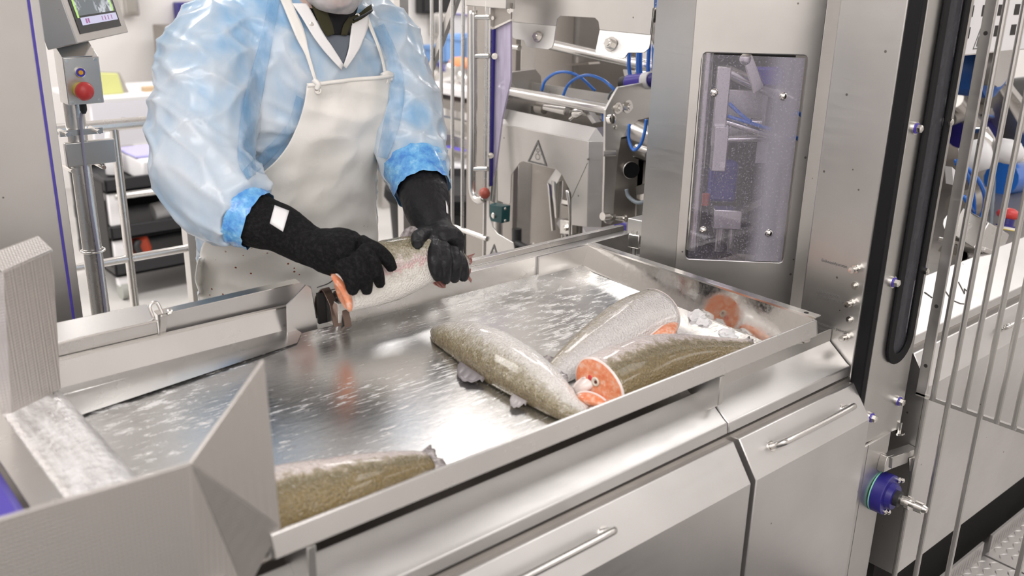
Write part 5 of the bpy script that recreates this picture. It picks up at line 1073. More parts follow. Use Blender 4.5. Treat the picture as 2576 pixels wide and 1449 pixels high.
class Fish:
    def __init__(s, label, spine, D, H, Wd, skin, floor=None, cut=True, n=34, seg=28, twist=0.0, close0=False):
        P = crom([V(p) for p in spine], n); s.P = P; s.D = V(D).normalized(); s.H = H; s.W = Wd; s.n = n
        s.t = T('fish', label, 'fish', P[n // 2], 'headless trout on the tray' if floor else None)
        if not floor: del_ = None
        b = B(); tone = []; s.fr = []; s.floor = floor
        rings = []
        for i, p in enumerate(P):
            tg = (P[min(i+1, n-1)] - P[max(i-1, 0)]).normalized()
            d = (s.D - tg * s.D.dot(tg)).normalized(); l = tg.cross(d).normalized()
            f = i / (n - 1); h, w_ = lerp1(H, f), lerp1(Wd, f); s.fr.append((p, tg, d, l, h, w_))
            r = []
            for k in range(seg):
                a = 2 * PI * k / seg; ca, sa = math.cos(a), math.sin(a)
                q = p + d * (ca * h) + l * (sa * w_ * (1 - .12 * ca))
                wob = 1 + .02 * mn.noise(q * 22); q = p + (q - p) * wob
                if floor: 
                    zf = fz(q.x, q.y) + .0025
                    if q.z < zf: q.z = zf
                r.append(q); tone.append((1 + ca) / 2)
            rings.append(r)
        b.rings(rings, cap=not cut or True)
        s.rings_ = rings
        o = s.body = obj('body', b, skin, s.t, smooth=True)
        at = o.data.attributes.new('tone', 'FLOAT', 'POINT')
        for i, x in enumerate(tone): at.data[i].value = x
        if cut:
            r0 = rings[0]; tg = s.fr[0][1]; c = sum(r0, V()) / seg
            bb = B(); R_ = [[c + (q - c) * k_ - tg * dz for q in r0] for k_, dz in ((1.0, .0), (1.01, .002), (.93, .003))]
            bb.rings(R_, cap=False); obj('skin_edge', bb, 'rind', s.t, smooth=True)
            bb = B(); R_ = [[c + (q - c) * k_ - tg * (dz + .0012 * mn.noise(q * 90 + V((0, 0, k_ * 9)))) for q in r0] for k_, dz in ((.94, .0028), (.7, .0034), (.45, .0028), (.2, .0026), (.02, .0026))]
            bb.rings(R_, cap=False); fl = obj('cut_face', bb, 'flesh', s.t, smooth=True)
            p, tg, d, l, h, w_ = s.fr[0]; q = c - d * h * .12 - tg * .003
            obj('backbone', B().lathe(q, -tg, [(0, h * .15), (.002, h * .15), (.0025, h * .10), (.0005, h * .06), (0, 0)], 14), 'bone', fl, smooth=True)
            obj('spinal_canal', B().lathe(q + d * h * .02 - tg * .0012, -tg, [(0, h * .055), (.001, h * .05), (.0012, 0)], 10), 'cavity', fl)
            obj('belly_cavity', B().lathe(c - d * h * .36 - tg * .0022, -tg, [(0, h * .10), (.0015, h * .08), (.002, 0)], 14), 'red', fl, smooth=True)
    def fin(s, f, side, ln, ht, m='fin', name='dorsal_fin', lean=.5, roll=0.0):
        """a thin fin with rays along the back (side=1) or belly (side=-1) at fraction f"""
        rows = []; NS = 13
        def frame(x):
            x = max(0.0, min(s.n - 1.001, x)); k = int(x); t = x - k; A_, B_ = s.fr[k], s.fr[k + 1]
            return [(A_[i] * (1 - t) + B_[i] * t) for i in range(6)]
        for r in range(6):
            row = []
            for k in range(NS):
                u = k / (NS - 1); p, tg, d, l, h, w_ = frame((f + u * ln) * (s.n - 1))
                base = p + d * (side * h * .93)
                hh = ht * (.10 + .90 * max(0.0, math.sin(PI * min(.96, u + .05))) ** .6) * r / 5
                dd = (d * side + l * roll).normalized()
                q = base + dd * hh + tg * hh * lean + l * (.0016 * math.sin(k * 2.2) * r / 5)
                if s.floor: q.z = max(q.z, fz(q.x, q.y) + .002)
                row.append(q)
            rows.append(row)
        return obj(name, B().grid(rows, .0012), m, s.t, smooth=True)
    def tail(s, ln, ht, m='fin', droop=0.0):
        p, tg, d, l, h, w_ = s.fr[-1]; rows = []
        for r in range(6):
            t = r / 5; row = []
            for k in range(13):
                u = k / 6 - 1
                q = p - tg * .006 + d * (u * (h * .8 + (ht - h * .8) * t ** .8)) + tg * (ln * t * (1 - .32 * (1 - abs(u)) * t)) + l * (.003 * math.sin(k * 1.7) * t) + V((0, 0, -droop * t))
                if s.floor: q.z = max(q.z, fz(q.x, q.y) + .0022)
                row.append(q)
            rows.append(row)
        return obj('tail_fin', B().grid(rows, .0014), m, s.t, smooth=True)

# left fish: back to the left
f1 = Fish('silvery trout lying diagonally on the tray with a tapered left end and small fins',
  [(0.9497,1.3118,0.9500), (0.9525,1.2789,0.9520), (0.9585,1.2300,0.9540), (0.9550,1.1616,0.9550), (0.9487,1.0968,0.9540), (0.9423,1.0371,0.9520), (0.9363,0.9863,0.9480), (0.9328,0.9412,0.9430), (0.9451,0.9130,0.9380)],
  (-1, 0.1, -.12), [.010, .033, .046, .053, .054, .048, .039, .028, .018], [.008, .023, .033, .038, .038, .034, .027, .019, .010], 'trout_skin', True, cut=False)
f1.fin(.36, 1, .15, .036, 'fin_grey', 'dorsal_fin', .6); f1.fin(.66, 1, .08, .026, 'fin_pale', 'adipose_fin', .7); f1.fin(.62, -1, .09, .016, 'fin', 'anal_fin', .5); f1.tail(.045, .035, 'fin')
# middle fish: cut end away at the right, belly flap towards the camera
f2 = Fish('pale silver trout lying behind, its cut end reflected in the polished side plate',
  [(1.3324,1.1043,0.9620), (1.2653,1.0970,0.9620), (1.1942,1.0837,0.9580), (1.1233,1.0663,0.9530), (1.0643,1.0536,0.9480), (1.0223,1.0429,0.9440), (0.9916,1.0354,0.9400)],
  (0.1, 1, .55), [.052, .052, .048, .042, .034, .027, .021], [.042, .042, .038, .031, .024, .018, .011], 'silver_skin', True)
f2.fin(.78, 1, .08, .016, 'fin', 'adipose_fin', .6); f2.fin(.62, -1, .12, .020, 'fin', 'anal_fin', .5); f2.tail(.05, .042, 'fin')
def flap(fish, pts, r, wflat, m='flesh'):
    P = crom([V(p) for p in pts], 12); b = B(); rows = []
    for i, p in enumerate(P):
        tg = (P[min(i+1, 11)] - P[max(i-1, 0)]).normalized(); u = tg.cross(V((0, 0, 1))).normalized(); w_ = u.cross(tg)
        k = math.sin(PI * (.08 + .86 * i / 11)) ** .5
        rows.append([p + u * math.cos(2*PI*j/14) * r * k + w_ * math.sin(2*PI*j/14) * r * wflat * k for j in range(14)])
    b.rings(rows); o = obj('belly_flap', b, m, fish.t, smooth=True)
    e = [rw[4] for rw in rows]; obj('flap_edge', B().tube(e, .0022, 6, 1), 'rind', o, smooth=True); return o
flap(f2, [(1.2387,1.0410,0.9450), (1.2598,1.0396,0.9480), (1.2956,1.0505,0.9500), (1.3401,1.0720,0.9520)], .021, .62)
# near right fish: cut face to the left
f3 = Fish('olive backed trout along the front rim showing its orange cut face and backbone',
  [(1.0070,0.9420,0.9620), (1.0584,0.9444,0.9620), (1.1270,0.9485,0.9610), (1.1920,0.9470,0.9580), (1.2532,0.9385,0.9530), (1.3099,0.9253,0.9480), (1.3685,0.9152,0.9440)],
  (-.25, -1, -.18), [.053, .055, .053, .046, .036, .027, .017], [.040, .043, .042, .037, .028, .019, .010], 'olive_skin', True)
f3.fin(.40, 1, .13, .022, 'fin', 'dorsal_fin', .6); f3.tail(.035, .03, 'fin')
flap(f3, [(0.9919,0.9823,0.9380), (1.0000,0.9763,0.9450), (1.0076,0.9682,0.9550), (1.0133,0.9673,0.9650)], .018, .6, 'rind')
flap(f3, [(0.9814,0.9677,0.9360), (0.9896,0.9561,0.9380), (0.9955,0.9405,0.9380), (0.9962,0.9184,0.9400)], .018, .5, 'flesh')
# near left fish, half hidden by the hopper wing
f4 = Fish('olive backed trout at the front left of the tray, half hidden by the chute wing',
  [(0.3935,0.9451,0.9550), (0.4268,0.9496,0.9560), (0.4660,0.9472,0.9570), (0.5081,0.9374,0.9570), (0.5597,0.9354,0.9560), (0.6080,0.9388,0.9510), (0.6444,0.9402,0.9470), (0.6683,0.9412,0.9430)],
  (-.15, -1, -.12), [.046, .05, .050, .046, .038, .030, .023, .018], [.038, .042, .042, .038, .031, .023, .016, .010], 'olive_skin', True)
f4.tail(.040, .036, 'fin'); f4.fin(.45, 1, .12, .022, 'fin', 'dorsal_fin', .5)
# held fish
f5 = Fish('trout held by two black gloves at the back rim, orange cut end to the left',
  [(0.8058,1.3850,1.0454), (0.8522,1.3850,1.0523), (0.9034,1.3850,1.0572), (0.9564,1.3850,1.0608), (1.0067,1.3850,1.0574), (1.0530,1.3900,1.0458), (1.0882,1.3950,1.0279)],
  (-.25, .22, 1), [.046, .055, .058, .052, .040, .028, .020], [.030, .036, .038, .034, .026, .018, .010], 'held_skin', None)
f5.fin(.44, 1, .12, .020, 'fin', 'dorsal_fin', .6); f5.fin(.62, -1, .10, .018, 'fin_red', 'pelvic_fin', .9, .3); f5.tail(.026, .030, 'fin_red')
b = B()
flap(f5, [(0.7835,1.3800,1.0750), (0.7838,1.3650,1.0680), (0.7913,1.3550,1.0509), (0.7950,1.3520,1.0326), (0.7974,1.3520,1.0120)], .010, .8)
# ice chips and water drips
rnd = random.Random(3)
def ice(p, s, lab):
    t = bmesh.new(); bmesh.ops.create_icosphere(t, subdivisions=3, radius=1)
    for q in t.verts:
        k = 1 + .6 * mn.noise(q.co * 1.9 + V(p) * 60) + .2 * mn.noise(q.co * 5 + V(p) * 30); q.co = V((q.co.x * s * k, q.co.y * s * .7 * k, q.co.z * s * .5 * k)) + V(p) + V((0, 0, s * .35))
    tag(obj('ice_chip', t, 'ice', None), lab, 'ice', 'ice chips at the corner of the tray')
M['ice'] = mat('crushed_ice', (.86, .855, .87), .3, 0.0, Transmission_Weight=.12)
for p, s, l in (((1.4230,1.0797,0.9300), .021, 'lump of crushed ice at the near end of the fold line'), ((1.4115,1.0507,0.9300), .016, 'smaller ice lump right of the largest ice lump by the fold'), ((1.4048,1.0181,0.9270), .009, 'small ice chip midway along the row of ice by the side plate'), ((1.4075,0.9936,0.9260), .019, 'flat ice chip at the foot of the side plate near the rim'), ((1.4053,0.9752,0.9260), .011, 'last ice chip of the row towards the front rim'), ((1.4061,1.0828,0.9280), .008, 'tiny ice chip left of the largest ice lump')): ice(p, s, l)

# ================================================================== worker
def remesh(b, vox, smooth_it=3):
    bmesh.ops.recalc_face_normals(b.bm, faces=b.bm.faces[:])
    me = bpy.data.meshes.new('tmp'); b.bm.to_mesh(me); b.bm.free(); o = bpy.data.objects.new('tmp', me); COL.objects.link(o)
    r = o.modifiers.new('r', 'REMESH'); r.mode = 'VOXEL'; r.voxel_size = vox
    if smooth_it: s_ = o.modifiers.new('s', 'SMOOTH'); s_.iterations = smooth_it; s_.factor = .5
    dg = bpy.context.evaluated_depsgraph_get(); m2 = bpy.data.meshes.new_from_object(o.evaluated_get(dg))
    bpy.data.objects.remove(o); bpy.data.meshes.remove(me)
    bm = bmesh.new(); bm.from_mesh(m2); bpy.data.meshes.remove(m2); return bm
def loft(b, secs, seg=28):     # secs: (centre, rx, ry) horizontal ellipses
    b.rings([[V(c) + V((math.cos(2*PI*i/seg) * rx, math.sin(2*PI*i/seg) * ry, 0)) for i in range(seg)] for c, rx, ry in secs])
def limb(b, pts, rad, seg=18): b.tube(pts, rad, seg, 5)
wkr = T('person', 'worker in a pale blue plastic smock, white apron and black gloves bending over the tray', 'person', (.97, 1.9, 0))
R_SH, R_EL, R_CF, R_WR = V((.770, 1.765, 1.425)), V((0.6810,1.6650,1.2246)), V((0.7161,1.5450,1.1514)), V((0.7688,1.4700,1.1198))
L_SH, L_EL, L_CF, L_WR = V((1.130, 1.765, 1.425)), V((1.1287,1.6400,1.2183)), V((1.0909,1.5500,1.1631)), V((1.0517,1.4450,1.0942))
M['skin'] = mat('skin', (.72, .50, .43), .5, 0.0, Subsurface_Weight=.08)
M['lips'] = mat('lips', (.62, .24, .25), .45)
# body: one continuous figure
b = B()
loft(b, [((.96, 1.875, .86), .155, .11), ((.955, 1.86, 1.0), .14, .10), ((.95, 1.80, 1.16), .145, .10), ((.95, 1.755, 1.30), .16, .105), ((.953, 1.735, 1.40), .13, .085), ((.956, 1.72, 1.445), .065, .065)])
HC = V((.972, 1.680, 1.640))
limb(b, [(.955, 1.73, 1.41), (.960, 1.72, 1.50), (.966, 1.70, 1.59)], [.06, .056, .056])
for sg_, a in ((-1, (R_SH, R_EL, R_WR)), (1, (L_SH, L_EL, L_WR))):
    limb(b, list(a), [.055, .046, .044, .036, .030])
    hx = .96 + sg_ * .085; limb(b, [(hx, 1.875, .88), (hx + sg_ * .01, 1.86, .50), (hx + sg_ * .015, 1.90, .10)], [.085, .065, .058, .048, .042])
    b.rings([[V((hx + sg_ * .02 + math.cos(2*PI*i/16) * .042, 1.84 + math.sin(2*PI*i/16) * .11, z)) for i in range(16)] for z in (.02, .07)])
# head, tilted down towards the fish
def hp(x, y, z):     # head local: x right of the face (world +x), -y forward, z up; pitch 22 deg, small yaw
    p = V((x, y, z)); p = Matrix.Rotation(math.radians(20), 3, 'X') @ p; p = Matrix.Rotation(math.radians(6), 3, 'Z') @ p; return HC + p
secs = [(-.112, .034, .034, -.052), (-.095, .050, .060, -.028), (-.06, .062, .082, -.010), (-.02, .068, .090, .0), (.03, .073, .096, .006), (.07, .070, .092, .012), (.10, .054, .070, .016), (.118, .026, .034, .016)]
b.rings([[hp(math.cos(2*PI*i/24) * rx, cy + math.sin(2*PI*i/24) * ry, z) for i in range(24)] for z, rx, ry, cy in secs])
b.rings([[hp(math.cos(2*PI*i/10) * r, cy + math.sin(2*PI*i/10) * r * .8, z) for i in range(10)] for z, r, cy in ((-.035, .015, -.092), (-.028, .018, -.098), (-.005, .011, -.094), (.02, .008, -.088))])   # nose
for sx_ in (-1, 1):
    b.rings([[hp(sx_ * .074 + math.cos(2*PI*i/10) * .008, .012 + math.sin(2*PI*i/10) * .016, z) for i in range(10)] for z in (-.03, -.01, .015, .03)])    # ears
    b.rings([[hp(sx_ * .030 + math.cos(2*PI*i/10) * .022, -.084 + math.sin(2*PI*i/10) * .012, z) for i in range(10)] for z in (.018, .028)])              # brows
b.rings([[hp(math.cos(2*PI*i/12) * rx, cy + math.sin(2*PI*i/12) * .012, z) for i in range(12)] for z, rx, cy in ((-.115, .014, -.068), (-.105, .022, -.072), (-.088, .018, -.075))])   # chin
body = obj('body', remesh(b, .006, 4), 'skin', wkr, smooth=True)
bb = B()
for z, r in ((-.0585, .0055), (-.0655, .0068)):
    bb.tube([hp(-.026, -.081, z + .001), hp(-.012, -.0935, z + .001), hp(0, -.096, z), hp(.012, -.0935, z + .001), hp(.026, -.081, z + .001)], [r * .3, r, r * 1.05, r, r * .3], 10, 4)
obj('lips', bb, 'lips', body, smooth=True)
for sx_ in (-1, 1):
    e = obj('eye', B().lathe(hp(sx_ * .031, -.078, .006), hp(sx_ * .031, -.178, .006) - hp(sx_ * .031, -.078, .006), [(-.012, .002), (-.008, .009), (0, .012), (.006, .0105), (.0105, .006), (.012, 0)], 16), 'white', body, smooth=True)
    obj('iris', B().lathe(hp(sx_ * .031, -.089, .005), hp(sx_ * .031, -.189, .005) - hp(sx_ * .031, -.089, .005), [(0, .006), (.0015, .005), (.002, 0)], 14), 'blackp', e)
# thin white net over hair, ears, cheeks and chin
m = bpy.data.materials.new('net'); m.use_nodes = True; nt = m.node_tree; pb_ = bsdf(m); pb_.inputs['Base Color'].default_value = (.86, .84, .85, 1); pb_.inputs['Roughness'].default_value = .45
out = [x for x in nt.nodes if x.type == 'OUTPUT_MATERIAL'][0]; tr_ = nd(m, 'ShaderNodeBsdfTransparent'); mx = nd(m, 'ShaderNodeMixShader')
lk(m, maprange(m, noise(m, coords(m, (1, 1, .4)), 26, 3, .5), .3, .7, .34, .72), mx.inputs[0]); lk(m, tr_.outputs[0], mx.inputs[1]); lk(m, pb_.outputs[0], mx.inputs[2]); lk(m, mx.outputs[0], out.inputs[0]); M['net'] = m
rings = []
for z, rx, ry, cy in [(-.128, .020, .020, -.050), (-.122, .046, .044, -.046), (-.100, .066, .072, -.028), (-.06, .078, .094, -.012), (-.02, .084, .104, -.002), (.03, .088, .112, .006), (.07, .084, .108, .012), (.11, .064, .082, .016), (.13, .026, .034, .016)]:
    r = []
    for i in range(48):
        a = 2*PI*i/48; k = 1 + .035 * mn.noise(V((math.cos(a) * 4, math.sin(a) * 4, z * 26)))
        r.append(hp(math.cos(a) * rx * k, cy + math.sin(a) * ry * k - (.004 if math.sin(a) < 0 else 0), z))
    rings.append(r)
obj('hair_and_beard_net', B().rings(rings), 'net', wkr, smooth=True)

# --- smock
def torso(b, g=0.0):
    loft(b, [((.955, 1.885, .80), .215 + g, .155 + g), ((.955, 1.870, .95), .205 + g, .145 + g), ((.94, 1.835, 1.06), .200 + g, .135 + g), ((.935, 1.80, 1.17), .200 + g, .130 + g), ((.943, 1.765, 1.28), .205 + g, .130 + g), ((.95, 1.755, 1.36), .205 + g, .125 + g), ((.951, 1.757, 1.43), .205 + g, .118 + g), ((.952, 1.765, 1.485), .185 + g, .10 + g), ((.954, 1.775, 1.53), .140 + g, .085 + g), ((.956, 1.775, 1.56), .09 + g, .06 + g)])
b = B(); torso(b)
limb(b, [R_SH + V((.06, .01, .005)), R_SH, L3(R_SH, R_EL, .5) + V((-.008, .0, .0)), R_EL, L3(R_EL, R_CF, .5) + V((-.004, 0, -.012)), L3(R_EL, R_CF, .93)], [.085, .096, .098, .095, .094, .088, .066])
limb(b, [L_SH + V((-.05, .01, .005)), L_SH, L3(L_SH, L_EL, .5) + V((.012, .0, .0)), L_EL, L3(L_EL, L_CF, .5) + V((.004, 0, -.004)), L3(L_EL, L_CF, .95)], [.082, .090, .088, .083, .078, .071, .060])
bm = remesh(b, .0052, 6)
bm.normal_update()
def wr(p):
    """plastic film folds: sharp ridges in a few directions; returns height in -1..1"""
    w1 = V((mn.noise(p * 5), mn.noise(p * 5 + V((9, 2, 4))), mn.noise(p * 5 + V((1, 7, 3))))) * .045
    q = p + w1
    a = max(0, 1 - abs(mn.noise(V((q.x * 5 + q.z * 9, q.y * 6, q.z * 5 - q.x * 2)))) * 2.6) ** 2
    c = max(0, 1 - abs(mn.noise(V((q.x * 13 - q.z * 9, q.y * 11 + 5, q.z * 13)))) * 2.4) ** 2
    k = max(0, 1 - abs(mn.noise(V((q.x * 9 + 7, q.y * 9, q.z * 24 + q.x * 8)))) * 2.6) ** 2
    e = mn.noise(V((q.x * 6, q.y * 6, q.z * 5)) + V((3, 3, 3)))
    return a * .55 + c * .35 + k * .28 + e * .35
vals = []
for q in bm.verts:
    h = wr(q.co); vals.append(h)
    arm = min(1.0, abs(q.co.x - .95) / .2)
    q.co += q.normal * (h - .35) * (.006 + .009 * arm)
SM_BVH = BVHTree.FromBMesh(bm)
m = mat('blue_plastic_smock', (.7, .82, .92), .30, 0.0, Coat_Weight=.35, Coat_Roughness=.2, Subsurface_Weight=.0); M['smock'] = m
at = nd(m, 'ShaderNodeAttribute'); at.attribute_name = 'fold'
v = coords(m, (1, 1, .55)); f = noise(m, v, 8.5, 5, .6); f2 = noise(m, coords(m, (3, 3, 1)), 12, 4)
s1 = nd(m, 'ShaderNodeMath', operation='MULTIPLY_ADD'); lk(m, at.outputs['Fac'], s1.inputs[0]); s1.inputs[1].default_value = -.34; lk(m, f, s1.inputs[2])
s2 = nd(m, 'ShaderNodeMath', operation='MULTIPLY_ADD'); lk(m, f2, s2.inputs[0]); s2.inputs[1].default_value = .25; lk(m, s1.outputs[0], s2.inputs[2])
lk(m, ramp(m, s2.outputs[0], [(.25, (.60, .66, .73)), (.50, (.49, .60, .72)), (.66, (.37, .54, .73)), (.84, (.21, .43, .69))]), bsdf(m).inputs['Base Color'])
_n = nd(m, 'ShaderNodeTexNoise'); _n.noise_type = 'RIDGED_MULTIFRACTAL'; _n.inputs['Scale'].default_value = 7; _n.inputs['Detail'].default_value = 3; lk(m, coords(m, (1.2, 1.2, .8)), _n.inputs['Vector'])
bump(m, _n.outputs['Fac'], .32, .012)
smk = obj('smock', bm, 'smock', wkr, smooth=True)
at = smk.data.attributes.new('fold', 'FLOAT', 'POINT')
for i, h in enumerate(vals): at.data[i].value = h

# --- projection helper for garments lying on the torso
b = B(); torso(b, .004)
loft(b, [((.955, 1.89, .40), .25, .19), ((.955, 1.885, .70), .235, .172), ((.955, 1.875, .90), .212, .152)])
bmt = remesh(b, .008, 3); bmt.normal_update(); TB = BVHTree.FromBMesh(bmt); bmt.free()
CAMP = V((0, 0, 1.6))
def lay(p, off, bv, fall):
    d = (V(p) - CAMP).normalized(); h = bv.ray_cast(CAMP + d * .4, d)
    if h[0] is None: return None
    return h[0] - d * off
def draped(Lp, Rp, nu, nv, off, bv, fall=1.70, wav=0.0):
    Lc, Rc = crom([V(p) for p in Lp], nv), crom([V(p) for p in Rp], nv); rows = []
    for j in range(nv):
        row = []
        for i in range(nu):
            p = Lc[j] + (Rc[j] - Lc[j]) * (i / (nu - 1)); q = lay(p, off, bv, fall); row.append((q, p))
        last = None; r2 = []
        ok = [q for q, _ in row if q is not None]
        for q, p in row:
            if q is None:     # hangs free beside the body: keep depth of the nearest point of the row
                near = min(ok, key=lambda o: (o - p).length) if ok else None
                y = near.y if near is not None else fall
                d = p - CAMP; q = CAMP + d * ((y - .0) / d.y)
            r2.append(q)
        rows.append(r2)
    for _ in range(2):
        for j in range(1, nv - 1):
            for i in range(1, nu - 1): rows[j][i] = (rows[j-1][i] + rows[j+1][i] + rows[j][i-1] + rows[j][i+1] + rows[j][i] * 2) / 6
    if wav:
        for j in range(nv):
            for i in range(nu):
                p = rows[j][i]; k = (1 - abs(mn.noise(V((p.x * 8 + p.z * 6, 3, p.z * 14 - p.x * 4)))) * 2) * .6 + mn.noise(V((p.x * 6, 8, p.z * 7))) + .5 * mn.noise(V((p.x * 18, 1, p.z * 22)))
                p.y -= wav * k
    return rows
m = mat('off_white_apron', (.74, .70, .63), .5, 0.0, Coat_Weight=.1); M['apron'] = m
v = coords(m); c = ramp(m, noise(m, v, 6, 4), [(.3, (.86, .835, .78)), (.7, (.92, .90, .86))])
vo = nd(m, 'ShaderNodeTexVoronoi'); vo.inputs['Scale'].default_value = 75; lk(m, v, vo.inputs['Vector'])
se_ = nd(m, 'ShaderNodeSeparateColor'); lk(m, vo.outputs['Color'], se_.inputs[0])
g1 = nd(m, 'ShaderNodeMath', operation='LESS_THAN'); g1.inputs[1].default_value = .17; lk(m, vo.outputs['Distance'], g1.inputs[0])
g2 = nd(m, 'ShaderNodeMath', operation='GREATER_THAN'); g2.inputs[1].default_value = .72; lk(m, se_.outputs[0], g2.inputs[0])
sz_ = nd(m, 'ShaderNodeSeparateXYZ'); lk(m, v, sz_.inputs[0]); low = maprange(m, sz_.outputs[2], 1.06, 1.0, 0, 1)
mu = nd(m, 'ShaderNodeMath', operation='MULTIPLY'); lk(m, g1.outputs[0], mu.inputs[0]); lk(m, g2.outputs[0], mu.inputs[1])
mv = nd(m, 'ShaderNodeMath', operation='MULTIPLY'); lk(m, mu.outputs[0], mv.inputs[0]); lk(m, low, mv.inputs[1])
lk(m, mixc(m, mv.outputs[0], c, (.30, .09, .05)), bsdf(m).inputs['Base Color']); bump(m, noise(m, v, 38, 4), .35, .004)
rows = draped([(0.8784,1.6200,1.3678), (0.8697,1.6200,1.3328), (0.8545,1.6200,1.2891), (0.8142,1.6200,1.2420), (0.7628,1.6200,1.2028), (0.7043,1.6200,1.1582), (0.6736,1.6500,1.0955), (0.6619,1.7000,1.0157), (0.6777,1.7200,0.9393), (0.6637,1.7200,0.8318)],
              [(1.0780,1.6200,1.3745), (1.0615,1.6200,1.3274), (1.0428,1.6200,1.2730), (1.0322,1.6200,1.2091), (1.0247,1.6200,1.1521), (1.0237,1.6200,1.0932), (1.0434,1.6500,1.0136), (1.0748,1.7000,0.9218), (1.0874,1.7200,0.8469), (1.0834,1.7200,0.7198)], 70, 110, .013, TB, 1.70, .0095)
ap = obj('apron', B().grid(rows, .0025), 'apron', wkr, smooth=True)
hem = [r for r in rows[0]]; obj('apron_hem', B().tube([p + V((0, -.002, 0)) for p in hem[::4] + [hem[-1]]], .0042, 8, 2), 'apron', ap, smooth=True)
M['strap'] = mat('white_strap', (.88, .86, .82), .5)
def strap(Lp, Rp, n_, mm='strap', off=.012, par=None, nu=5, nv=26, bv=None): return obj(n_, B().grid(draped(Lp, Rp, nu, nv, off, bv or SM_BVH, 1.65), .002), mm, par or wkr, smooth=True)
strap([(0.8335,1.6200,1.5299), (0.8485,1.6200,1.4938), (0.8646,1.6200,1.4547), (0.8815,1.6200,1.4217), (0.8957,1.6200,1.3770), (0.8991,1.6200,1.3605)], [(0.8556,1.6200,1.5298), (0.8652,1.6200,1.5040), (0.8809,1.6200,1.4684), (0.8894,1.6200,1.4286), (0.9017,1.6200,1.3782), (0.9068,1.6200,1.3615)], 'apron_strap', par=ap)
strap([(1.0140,1.6200,1.4905), (1.0222,1.6200,1.4680), (1.0367,1.6200,1.4375), (1.0478,1.6200,1.4064), (1.0534,1.6200,1.3767)], [(1.0203,1.6200,1.4904), (1.0295,1.6200,1.4678), (1.0422,1.6200,1.4373), (1.0534,1.6200,1.4062), (1.0600,1.6200,1.3763)], 'apron_strap', par=ap)
def onb(p, off=.015, bv=None):
    q = lay(p, off, bv or TB, 1.65); return q if q is not None else V(p)
for p in ((0.9039,1.6200,1.3557), (1.0559,1.6200,1.3648)):
    q = onb(p, .018); obj('eyelet', B().lathe(q, (-.25, -1, .2), [(0, .0035), (.0015, .0065), (.003, .0065), (.003, .0035), (.0005, .003)], 16), 'chrome', ap)
obj('knot', B().tube([onb((0.8957,1.6200,1.3770), .022), onb((0.9054,1.6200,1.3675), .026), onb((0.9024,1.6200,1.3588), .022)], .0055, 8), 'strap', ap, smooth=True)
obj('knot', B().tube([onb((1.0506,1.6200,1.3753), .02), onb((1.0629,1.6200,1.3785), .024), onb((1.0751,1.6200,1.3723), .022), onb((1.0673,1.6200,1.3665), .022)], .006, 8), 'strap', ap, smooth=True)
# doubled layers of the blue film along armpits, neckline and bib
m = bpy.data.materials.new('doubled_blue_film'); m.use_nodes = True; pb_ = bsdf(m); pb_.inputs['Base Color'].default_value = (.24, .50, .78, 1); pb_.inputs['Roughness'].default_value = .3
out = [x for x in m.node_tree.nodes if x.type == 'OUTPUT_MATERIAL'][0]; tr_ = nd(m, 'ShaderNodeBsdfTransparent'); mx = nd(m, 'ShaderNodeMixShader')
lk(m, maprange(m, noise(m, coords(m, (2.2, 2.2, .7)), 16, 4, .6), .34, .72, 0.0, .42), mx.inputs[0]); lk(m, tr_.outputs[0], mx.inputs[1]); lk(m, pb_.outputs[0], mx.inputs[2]); lk(m, mx.outputs[0], out.inputs[0]); M['film'] = m
strap([(0.8148,1.6200,1.5287), (0.7980,1.6200,1.4674), (0.7713,1.6200,1.3988), (0.7454,1.6200,1.3225), (0.7330,1.6200,1.2438), (0.7471,1.6200,1.2049)], [(0.8381,1.6200,1.5285), (0.8214,1.6200,1.4666), (0.8024,1.6200,1.3971), (0.7794,1.6200,1.3196), (0.7662,1.6200,1.2474), (0.7650,1.6200,1.2101)], 'film_fold', 'film', .006, smk, 7, 40)
strap([(1.0331,1.6200,1.4677), (1.0635,1.6200,1.3979), (1.0646,1.6200,1.3351), (1.0473,1.6200,1.2645), (1.0343,1.6200,1.2129)], [(1.0563,1.6200,1.4746), (1.0921,1.6200,1.4043), (1.1033,1.6200,1.3403), (1.0881,1.6200,1.2687), (1.0582,1.6200,1.2060)], 'film_fold', 'film', .006, smk, 7, 34)
strap([(0.8735,1.6200,1.3415), (0.8521,1.6200,1.2909), (0.8060,1.6200,1.2414), (0.7509,1.6200,1.2029)], [(0.8590,1.6200,1.3499), (0.8377,1.6200,1.2997), (0.7925,1.6200,1.2579), (0.7421,1.6200,1.2220)], 'film_fold', 'film', .006, smk, 6, 26)
# neckline: dark V, white coat lapels, green fleece collar, black turtleneck
M['fleece'] = mat('dark_green_fleece', (.035, .032, .012), .95); M['undershirt'] = mat('slate_undershirt', (.13, .15, .18), .8); M['coat'] = mat('white_coat', (.88, .87, .87), .6)
bm2 = B()
strap([(0.8997,1.6000,1.4727), (0.9137,1.6000,1.4544), (0.9328,1.6000,1.4284), (0.9472,1.6000,1.4057)], [(0.9813,1.6000,1.4705), (0.9718,1.6000,1.4525), (0.9603,1.6000,1.4272), (0.9507,1.6000,1.4055)], 'undershirt', 'undershirt', .008, None, 9, 16)
strap([(0.9092,1.6000,1.5288), (0.9194,1.6000,1.5006), (0.9267,1.6000,1.4777), (0.9291,1.6000,1.4590)], [(0.9914,1.6000,1.5282), (0.9825,1.6000,1.4995), (0.9711,1.6000,1.4765), (0.9668,1.6000,1.4577)], 'black_neck', 'black', .013, None, 9, 12)
